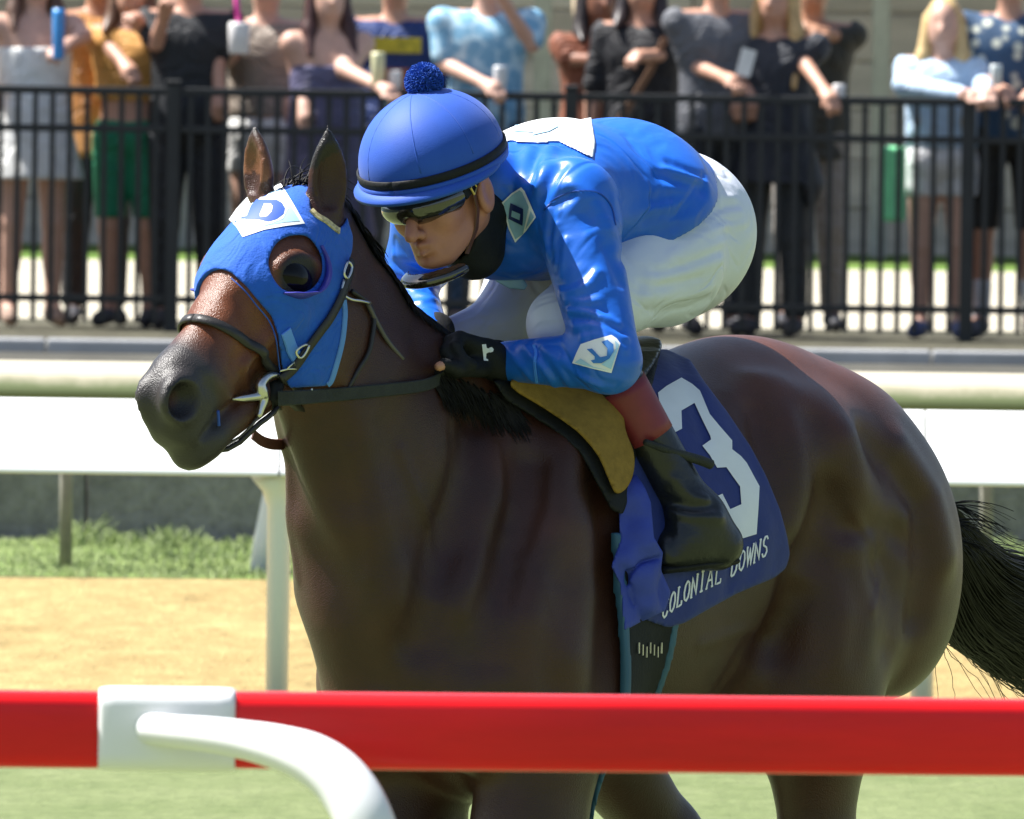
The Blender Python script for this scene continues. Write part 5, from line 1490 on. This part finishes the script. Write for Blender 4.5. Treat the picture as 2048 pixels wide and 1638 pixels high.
# goggles
GO = Field(); GO.ell(hj(0.030, 0.022, 0), (0.113, 0.046, 0.091), JX, 0.01); GO.ell(hj(0.145, -0.008, 0), (0.024, 0.020, 0.014), JX, 0.010, 's')
v_, q_ = near_only(GO, 0.0, hj(0.03, 0.02, 0) - 0.16, hj(0.03, 0.02, 0) + 0.16, 0.0032, lambda p: (hj(0.055, 0, 0) - p) @ JF)
gg = mesh('goggles', v_, q_, M['lens'], joc)
def arcs(h_, r=0.0028, mm='black_fabric', nm='frame'):
    pts = []
    for i in range(25):
        a = -1.32 + 2.64 * i / 24
        q = hj(0.030 + 0.114 * math.cos(a) * math.sqrt(max(0, 1 - (h_ / 0.042) ** 2)), 0.018 + h_ + (0.014 * math.exp(-(a / 0.18) ** 2) if h_ < 0 else 0), 0.0915 * math.sin(a) * math.sqrt(max(0, 1 - (h_ / 0.042) ** 2)))
        pts.append(q)
    tube3(nm, pts, r, M[mm], gg, 6)
arcs(-0.033); arcs(0.028)
stp = MB()
for s in SIDES:
    pts = [hj(0.060, 0.018, s * 0.086), hj(0.030, 0.026, s * 0.090), hj(0.0, 0.040, s * 0.094), hj(-0.04, 0.052, s * 0.092)]
    b_ = MB(); b_.strap(pts, [s * JL] * 4, 0.020, 0.002); b_.build('goggle_strap', M['black_fabric'], gg)
    b_ = MB(); b_.tube([hj(0.040, 0.012, s * 0.094), hj(0.046, 0.026, s * 0.094), hj(0.034, 0.036, s * 0.095), hj(0.028, 0.022, s * 0.095), hj(0.040, 0.012, s * 0.094)], 0.0022, 6); b_.build('buckle', M['brass'], gg)
    b_ = MB(); b_.strap([hj(0.022, 0.02, s * 0.084), hj(0.020, -0.02, s * 0.079), hj(0.024, -0.055, s * 0.066), hj(0.040, -0.095, s * 0.040)], [s * JL] * 4, 0.012, 0.002); b_.build('chin_strap', M['brown_leather'], cap)
# black collar under the silks and the spare goggles below the chin
NK_ = Field(); NK_.rc(hj(-0.040, -0.045, 0), H(1015, 405, 0), 0.062, 0.072, 0.02); NK_.rc(hj(0.005, -0.070, 0), hj(-0.05, -0.11, 0), 0.042, 0.058, 0.03)
v_, q_ = near_only(NK_, 0.0, hj(-0.05, -0.08, 0) - 0.17, hj(-0.05, -0.08, 0) + 0.17, 0.005, lambda p: np.maximum((p - hj(-0.012, -0.02, 0)) @ JF - 0.55 * np.maximum(0, (hj(0, -0.05, 0) - p) @ JU), (p - hj(0, 0.065, 0)) @ JU))
mesh('neck_gaiter', v_, q_, M['black_fabric'], joc)
SG = Field(); SG.ell(hj(0.062, -0.112, -0.01), (0.088, 0.020, 0.074), JX, 0.01); SG.ell(hj(0.047, -0.112, -0.01), (0.075, 0.05, 0.062), JX, 0.004, 's')
field_mesh('spare_goggles', SG, 0.004, M['lens'], joc, clip=lambda p: (hj(0.075, 0, 0) - p) @ JF)
# whip behind the boot
wh = MB(); wh.tube([H(1290, 884, 0.27), H(1350, 905, 0.285), H(1405, 922, 0.305), H(1422, 929, 0.31), H(1425, 930, 0.311)], [0.006, 0.008, 0.0095, 0.0095, 0.006], 12)
whip = wh.build('riding_whip', M['rubber'], None, True); tag(whip, 'short black whip end sticking out behind the jockey boot', 'whip')
# ------------------------------------------------------------------ spectators behind the fence
YP = yF + 0.42
def ppl_mat(rgb, rough=0.7, **k):
    return flat('cloth %.3f %.3f %.3f' % tuple(rgb), tuple(rgb), rough, var=k.get('var', 0.10), scale=k.get('scale', 14.0), crease=0.006, cscale=6.0)
PSKIN = {}
def skin_of(c):
    k = 'skin %.2f' % c[0]
    return flat(k, c, 0.5, var=0.08, scale=20.0)
def patterned(name, c1, c2, scale, thr=0.55):
    m, nt, b = newmat(name); L = nt.links.new
    tc = node(nt, 'ShaderNodeTexCoord'); vo = node(nt, 'ShaderNodeTexVoronoi', Scale=scale); L(tc.outputs['Object'], vo.inputs['Vector'])
    r = node(nt, 'ShaderNodeMapRange'); L(vo.outputs['Distance'], r.inputs[0]); r.inputs[1].default_value = thr - .08; r.inputs[2].default_value = thr + .08
    mx = node(nt, 'ShaderNodeMix', data_type='RGBA'); L(r.outputs[0], mx.inputs[0]); mx.inputs[6].default_value = c1 + (1,); mx.inputs[7].default_value = c2 + (1,)
    L(mx.outputs[2], b.inputs['Base Color']); b.inputs['Roughness'].default_value = 0.75
    return m
def person(label, u, h, skin, hair, top, bottom, y=0.0, face=0.0, arms=(None, None), hairlen=0.0, topspan=(0.50, 0.82), sleeve='short', bot='pants', botend=0.05, shoe=(0.05, 0.05, 0.06), w=1.0, feetv=None, sock=None, group='spectators along the fence', hat=None):
    Y = YP + y
    base = P(u, 600, Y); base[2] = ZP + 0.006
    ca, sa = math.cos(face), math.sin(face)
    fx = np.array([sa, -ca, 0.0]); lx = np.array([ca, sa, 0.0])     # front and the side to the photo's right
    pt = lambda l, f, z: base + lx * l * w + fx * f + UP * z
    t = thing('person', label, 'person', base, group)
    F_ = Field(); ax3 = (lx, fx, UP)
    hz = h * 0.925
    F_.ell(pt(0, 0.01, hz), (0.074 / w if 0 else 0.076, 0.095, 0.118), ax3, 0.02)
    F_.ell(pt(0, 0.03, hz - 0.055), (0.058, 0.070, 0.070), ax3, 0.03)
    F_.rc(pt(0, 0.10, hz + 0.005), pt(0, 0.118, hz - 0.03), 0.012, 0.016, 0.015)
    F_.rc(pt(-0.022, 0.088, hz - 0.072), pt(0.022, 0.088, hz - 0.072), 0.013, 0.013, 0.012)
    for s in (-1, 1):
        F_.ell(pt(s * 0.078 / w, -0.005, hz - 0.01), (0.012, 0.022, 0.034), ax3, 0.01)
        F_.ball(pt(s * 0.030 / w, 0.098, hz + 0.015), 0.013, 0.012, 's')
    F_.rc(pt(0, 0, h * 0.79), pt(0, 0.0, h * 0.88), 0.062, 0.055, 0.03)
    F_.rc(pt(-0.07, 0, h * 0.76), pt(0.07, 0, h * 0.76), 0.095, 0.095, 0.05, fx, 0.95)
    F_.rc(pt(0, 0, h * 0.72), pt(0, 0, h * 0.56), 0.12, 0.11, 0.05, lx, 1.3)
    F_.rc(pt(-0.05, 0, h * 0.52), pt(0.05, 0, h * 0.52), 0.115, 0.115, 0.05)
    shl = {}
    jl = {}
    for s in (-1, 1):
        hip = pt(s * 0.085, 0, h * 0.50); kn = pt(s * 0.095, 0.02, h * 0.275); an = pt(s * 0.10, -0.01, h * 0.045)
        F_.rc(hip, kn, 0.088, 0.056, 0.04); F_.rc(kn, an, 0.054, 0.036, 0.02)
        F_.ell(pt(s * 0.098, -0.025, h * 0.20), (0.045, 0.050, 0.10), ax3, 0.04)
        F_.rc(an, pt(s * 0.115, 0.13, 0.030), 0.038, 0.028, 0.02)
        jl[s] = (hip, kn, an)
        sh = pt(s * 0.175, 0, h * 0.795)
        a = arms[0 if s < 0 else 1]
        if a is None:
            el = pt(s * 0.24, -0.01, h * 0.62); ha = pt(s * 0.24, 0.08, h * 0.48)
        else:
            el = P(a[0], a[1], Y - a[2]); ha = P(a[3], a[4], Y - a[5])
        shl[s] = (sh, el, ha)
        F_.rc(pt(s * 0.10, 0, h * 0.79), sh, 0.075, 0.058, 0.04)
        F_.rc(sh, el, 0.052, 0.042, 0.03); F_.rc(el, ha, 0.041, 0.028, 0.02)
        d = nrm(ha - el); sd = nrm(np.cross(d, UP + 0.3 * fx)); dn = np.cross(d, sd)
        F_.rc(ha, ha + d * 0.06, 0.030, 0.034, 0.02, sd, 1.3)
        for k in range(4):
            o = sd * (k - 1.5) * 0.020
            F_.rc(ha + d * 0.075 + o, ha + d * 0.115 + o + dn * 0.02, 0.011, 0.010, 0.004)
            F_.rc(ha + d * 0.115 + o + dn * 0.02, ha + d * 0.115 + o + dn * 0.055, 0.010, 0.009, 0.004)
        F_.rc(ha + d * 0.03 + sd * 0.03, ha + d * 0.085 + sd * 0.05 + dn * 0.02, 0.013, 0.010, 0.006)
    field_mesh('body', F_, 0.0125, skin_of(skin), t)
    # clothes
    T = Field(); z0, z1 = topspan
    g = 0.016
    if z1 > 0.78:
        T.rc(pt(-0.07, 0, h * 0.755), pt(0.07, 0, h * 0.755), 0.105 + g, 0.105 + g, 0.05, fx, 0.95)
    T.rc(pt(0, 0, h * 0.72), pt(0, 0, h * max(z0, 0.56)), 0.122 + g, 0.118 + g, 0.05, lx, 1.32)
    if z0 < 0.56:
        T.rc(pt(0, 0, h * 0.56), pt(0, 0, h * z0), 0.118 + g, 0.128 + g + (0.05 if z0 < 0.45 else 0), 0.05, lx, 1.3)
    if sleeve != 'none':
        for s in (-1, 1):
            sh, el, ha = shl[s]
            T.rc(pt(s * 0.08, 0, h * 0.78), sh, 0.085, 0.068, 0.04)
            T.rc(sh, sh + (el - sh) * (0.78 if sleeve == 'short' else 1.0), 0.066, 0.064 if sleeve == 'short' else 0.055, 0.03)
            if sleeve == 'long': T.rc(el, el + (ha - el) * 0.92, 0.054, 0.044, 0.02)
    nk = pt(0, 0.03, h * 0.86)
    def cl(p):
        c = np.maximum((base[2] + h * z0) - p[..., 2], p[..., 2] - (base[2] + h * z1))
        c = np.where(np.abs((p - base) @ lx) > 0.19, -1, c) if sleeve != 'none' else c
        return np.maximum(c, 0.075 - np.linalg.norm(p - nk, axis=-1))
    tm = top if not isinstance(top, tuple) else ppl_mat(top)
    tp_ = field_mesh('dress' if bot is None else 'shirt', T, 0.0125, tm, t, clip=cl)
    if bot is not None:
        B = Field()
        B.rc(pt(-0.05, 0, h * 0.53), pt(0.05, 0, h * 0.53), 0.130, 0.130, 0.05)
        if bot == 'skirt':
            B.rc(pt(0, 0, h * 0.50), pt(0, 0, h * botend), 0.135, 0.165, 0.05, lx, 1.25)
        else:
            for s in (-1, 1):
                hip, kn, an = jl[s]
                B.rc(hip, kn, 0.102, 0.074, 0.03); B.rc(kn, an, 0.072, 0.056, 0.02)
        field_mesh('skirt' if bot == 'skirt' else ('shorts' if botend > 0.15 else 'trousers'), B, 0.0125, ppl_mat(bottom), t,
                   clip=lambda p: np.maximum((base[2] + h * botend) - p[..., 2], p[..., 2] - (base[2] + h * 0.57)))
    for s in (-1, 1):
        hip, kn, an = jl[s]
        S_ = Field(); S_.rc(an - UP * 0.02, pt(s * 0.117, 0.145, 0.036), 0.046, 0.038, 0.02)
        field_mesh('shoe', S_, 0.014, ppl_mat(shoe), t)
        if sock:
            K_ = Field(); K_.rc(an, an + (kn - an) * 0.42, 0.042, 0.050, 0.01); field_mesh('sock', K_, 0.014, ppl_mat(sock), t)
    if hair is not None:
        Hh = Field()
        Hh.ell(pt(0, -0.018, hz + 0.022), (0.088, 0.100, 0.115), ax3, 0.02)
        if hairlen > 0:
            Hh.rc(pt(0, -0.06, hz), pt(0.0, -0.075, hz - hairlen * 0.6), 0.085, 0.09, 0.03, lx, 1.15)
            for s in (-1, 1):
                Hh.rc(pt(s * 0.072 / w, -0.01, hz + 0.02), pt(s * 0.10, 0.03, hz - 0.16), 0.034, 0.036, 0.03)
                Hh.rc(pt(s * 0.10, 0.03, hz - 0.16), pt(s * 0.115, 0.11, hz - hairlen), 0.036, 0.016, 0.03)
        fc = pt(0, 0.10, hz - 0.03)
        hm = flat('hair %.3f %.3f' % (hair[0], hair[1]), hair, 0.45, var=0.4, scale=30.0, stretch=(4, 4, 0.5))
        field_mesh('hair', Hh, 0.0125, hm, t, clip=lambda p: 0.088 - np.sqrt(((p - fc) @ lx) ** 2 * 1.5 + ((p - fc) @ fx) ** 2 * 0.8 + ((p - fc) @ UP) ** 2 * 0.75))
    t['_'] = 0; del t['_']
    return t, pt, shl
def cup(name, label, cat, u, v, dy, r, hh, m, lean=0.0):
    c = P(u, v, YP - dy)
    mb = MB(); d = nrm(UP + np.array([lean, 0, 0]))
    mb.tube([c - d * hh / 2, c - d * hh * 0.47, c + d * hh * 0.40, c + d * hh * 0.5], [r * 0.82, r * 0.92, r, r * 0.92], 16)
    o = mb.build(name, m, None, True); tag(o, label, cat); return o
LS, MS, TS, DS = (0.60, 0.36, 0.27), (0.52, 0.28, 0.19), (0.42, 0.21, 0.12), (0.22, 0.09, 0.05)
person('woman in a white strapless dress at the left end of the fence', 62, 1.80, LS, (0.10, 0.05, 0.03), (0.80, 0.80, 0.77), None, 0.05, 0.2, ((-60, 60, 0.05, -20, 170, 0.15), (166, 70, 0.05, 130, 92, 0.20)), 0.25, (0.39, 0.74), 'none', None, w=1.05, shoe=(0.3, 0.2, 0.15))
c_ = cup('water_bottle', 'blue plastic water bottle held by the woman in the white dress', 'bottle', 117, 68, 0.26, 0.030, 0.24, flat('blue plastic bottle', (0.06, 0.30, 0.70), 0.2))
person('person in an ochre long top standing beside the white dress', 188, 1.82, TS, (0.04, 0.02, 0.015), (0.44, 0.20, 0.055), (0.030, 0.026, 0.026), 0.45, 0.1, (None, None), 0.0, (0.44, 0.82), 'long')
person('person in an amber shirt and bright green shorts', 258, 1.74, MS, (0.12, 0.06, 0.03), (0.55, 0.27, 0.06), (0.010, 0.20, 0.10), 0.15, -0.2, ((215, 90, 0.05, 250, 130, 0.2), (308, 95, 0.05, 280, 50, 0.2)), 0.2, (0.62, 0.82), 'short', 'shorts', 0.30)
person('person in black shirt and dark trousers beside the green shorts', 372, 1.84, MS, (0.03, 0.02, 0.02), (0.012, 0.014, 0.017), (0.020, 0.022, 0.026), 0.0, 0.0, ((312, 85, 0.1, 330, 25, 0.25), (432, 110, 0.05, 440, 190, 0.12)), 0.0, (0.50, 0.82), 'short', w=1.1)
person('person in a taupe shirt and white shorts holding a white cup', 525, 1.78, LS, (0.25, 0.20, 0.15), (0.26, 0.215, 0.175), (0.72, 0.72, 0.70), 0.25, -0.1, ((462, 115, 0.05, 474, 92, 0.22), (588, 110, 0.0, 585, 190, 0.1)), 0.0, (0.57, 0.82), 'short', 'shorts', 0.42)
cup('drink_cup', 'white cup with a pink straw held before the taupe shirt', 'cup', 478, 76, 0.30, 0.052, 0.15, flat('white paper cup', (0.75, 0.73, 0.72), 0.5))
sw = MB(); sw.tube([P(478, 55, YP - 0.30), P(470, -30, YP - 0.30)], 0.013, 8); tag(sw.build('drinking_straw', flat('pink straw', (0.75, 0.05, 0.35), 0.4), None, True), 'thick pink straw standing in the white cup', 'straw')
person('woman in a slate purple dress with one arm along the fence', 648, 1.72, LS, (0.055, 0.018, 0.014), (0.115, 0.110, 0.20), None, -0.02, 0.25, ((598, 150, 0.02, 610, 215, 0.12), (690, 140, 0.12, 765, 176, 0.40)), 0.28, (0.26, 0.735), 'none', None, w=0.98)
cup('drink_can', 'tall yellow and white can standing on the fence by the purple dress', 'can', 756, 138, 0.40, 0.033, 0.16, flat('pale yellow can', (0.72, 0.70, 0.42), 0.35))
cup('drink_cup', 'short white cup beside the tall yellow can', 'cup', 790, 160, 0.40, 0.032, 0.09, flat('white paper cup', (0.75, 0.73, 0.72), 0.5))
tt, pt_, _s = person('person in a navy shirt with yellow and orange print', 782, 1.80, MS, (0.03, 0.02, 0.02), (0.012, 0.035, 0.15), (0.02, 0.02, 0.03), 0.75, 0.0, (None, None), 0.0, (0.46, 0.82), 'short', w=1.15)
for (l, z, ww, hh, c) in ((0.0, 0.755, 0.26, 0.075, (0.62, 0.45, 0.03)), (-0.01, 0.665, 0.17, 0.10, (0.36, 0.11, 0.05)), (0.05, 0.60, 0.20, 0.07, (0.18, 0.24, 0.20))):
    b_ = MB(); c0 = pt_(l, 0.155, z * 1.80); b_.box(c0, (ww, 0.012, hh)); b_.build('shirt_print', flat('print %.2f' % c[0], c, 0.7, var=0.35, scale=25.0), tt)
person('man in a light blue leaf patterned shirt holding a can', 966, 1.86, LS, (0.10, 0.06, 0.04), patterned('pale blue leaf pattern', (0.20, 0.42, 0.60), (0.46, 0.66, 0.78), 16.0), (0.045, 0.085, 0.15), -0.02, 0.1, ((890, 128, 0.06, 975, 170, 0.36), (1062, 88, 0.05, 1012, 10, 0.20)), 0.0, (0.50, 0.84), 'short', w=1.22)
cup('drink_can', 'white can in the hand of the man in the light blue shirt', 'can', 1000, 158, 0.40, 0.033, 0.125, flat('silver can', (0.62, 0.64, 0.66), 0.3))
person('brown armed person in a rust top behind the jockey', 1190, 1.72, DS, (0.02, 0.012, 0.01), (0.24, 0.075, 0.035), (0.40, 0.36, 0.30), 0.9, 0.3, ((1140, 120, 0.1, 1195, 120, 0.25), (1245, 120, 0.05, 1225, 110, 0.2)), 0.2, (0.55, 0.82), 'short')
cup('drink_cup', 'white cup in front of the rust top', 'cup', 1205, 92, -0.55, 0.05, 0.12, flat('white paper cup', (0.75, 0.73, 0.72), 0.5))
tt, pt_, _s = person('person in a black top with a tan shoulder strap', 1278, 1.80, MS, (0.03, 0.02, 0.02), (0.010, 0.010, 0.013), (0.010, 0.011, 0.014), 0.35, -0.15, (None, (1345, 110, 0.02, 1290, 112, 0.22)), 0.2, (0.50, 0.82), 'short')
b_ = MB(); b_.strap([pt_(0.13, 0.12, 1.42), pt_(0.06, 0.165, 1.25), pt_(-0.06, 0.17, 1.05), pt_(-0.14, 0.13, 0.92)], [np.array([0, -1, 0])] * 4, 0.035, 0.004); b_.build('shoulder_strap', flat('tan strap', (0.20, 0.10, 0.05), 0.6), tt)
person('man in a grey t-shirt leaning on the fence with a white phone', 1425, 1.88, MS, (0.06, 0.04, 0.03), (0.115, 0.12, 0.135), (0.025, 0.03, 0.04), 0.0, 0.35, ((1385, 130, 0.06, 1455, 158, 0.34), (1500, 120, 0.0, 1500, 190, 0.1)), 0.0, (0.50, 0.82), 'short', w=1.15)
b_ = MB(); b_.box(P(1492, 125, YP - 0.40), (0.07, 0.012, 0.13), np.array(Matrix.Rotation(0.25, 3, 'Y'))); tag(b_.build('phone', flat('white phone case', (0.75, 0.75, 0.74), 0.4), None), 'white phone held up by the man in the grey t-shirt', 'phone')
person('person in a charcoal shirt with long blond hair hanging forward', 1545, 1.74, MS, (0.52, 0.34, 0.14), (0.022, 0.026, 0.036), (0.035, 0.04, 0.045), -0.02, -0.35, ((1480, 120, 0.0, 1480, 190, 0.1), (1598, 112, 0.06, 1652, 186, 0.36)), 0.42, (0.42, 0.82), 'short', w=1.15)
cup('drink_cup', 'small white cup in the hand on the fence beside the charcoal shirt', 'cup', 1678, 186, 0.40, 0.030, 0.085, flat('white paper cup', (0.75, 0.73, 0.72), 0.5))
person('person in a dark olive shirt with folded arms behind the fence', 1618, 1.80, TS, (0.02, 0.015, 0.012), (0.032, 0.030, 0.020), (0.24, 0.22, 0.20), 1.1, 0.0, ((1556, 80, 0.05, 1616, 68, 0.22), (1680, 76, 0.05, 1626, 60, 0.2)), 0.0, (0.46, 0.82), 'short', w=1.1)
person('smiling woman with long blond hair and pale blue top', 1880, 1.62, LS, (0.62, 0.44, 0.20), (0.46, 0.60, 0.76), (0.72, 0.72, 0.74), -0.02, -0.1, ((1808, 170, 0.08, 1930, 190, 0.38), (1962, 168, 0.08, 1975, 186, 0.38)), 0.48, (0.56, 0.83), 'long', 'shorts', 0.42, (0.10, 0.14, 0.30), w=0.95)
cup('water_bottle', 'small clear cup in the hands of the blond woman', 'cup', 1992, 150, 0.40, 0.028, 0.10, flat('clear cup', (0.6, 0.66, 0.66), 0.2))
bg_ = bevel_box('green_bag', P(1788, 368, YP - 0.12), (0.11, 0.05, 0.36), flat('mint green bag', (0.26, 0.85, 0.42), 0.6), None, 0.02); tag(bg_, 'mint green bag hanging beside the blond woman', 'bag')
person('man in a navy shirt with pale print at the right end of the fence', 2012, 1.88, MS, (0.05, 0.03, 0.02), patterned('navy with pale print', (0.60, 0.62, 0.52), (0.030, 0.075, 0.15), 14.0, 0.34), (0.018, 0.017, 0.015), 0.02, -0.1, ((1950, 150, 0.02, 2005, 182, 0.35), (2090, 140, 0.0, 2060, 190, 0.3)), 0.0, (0.50, 0.83), 'short', 'shorts', 0.28, (0.1, 0.1, 0.12), w=1.2, sock=(0.70, 0.70, 0.74))
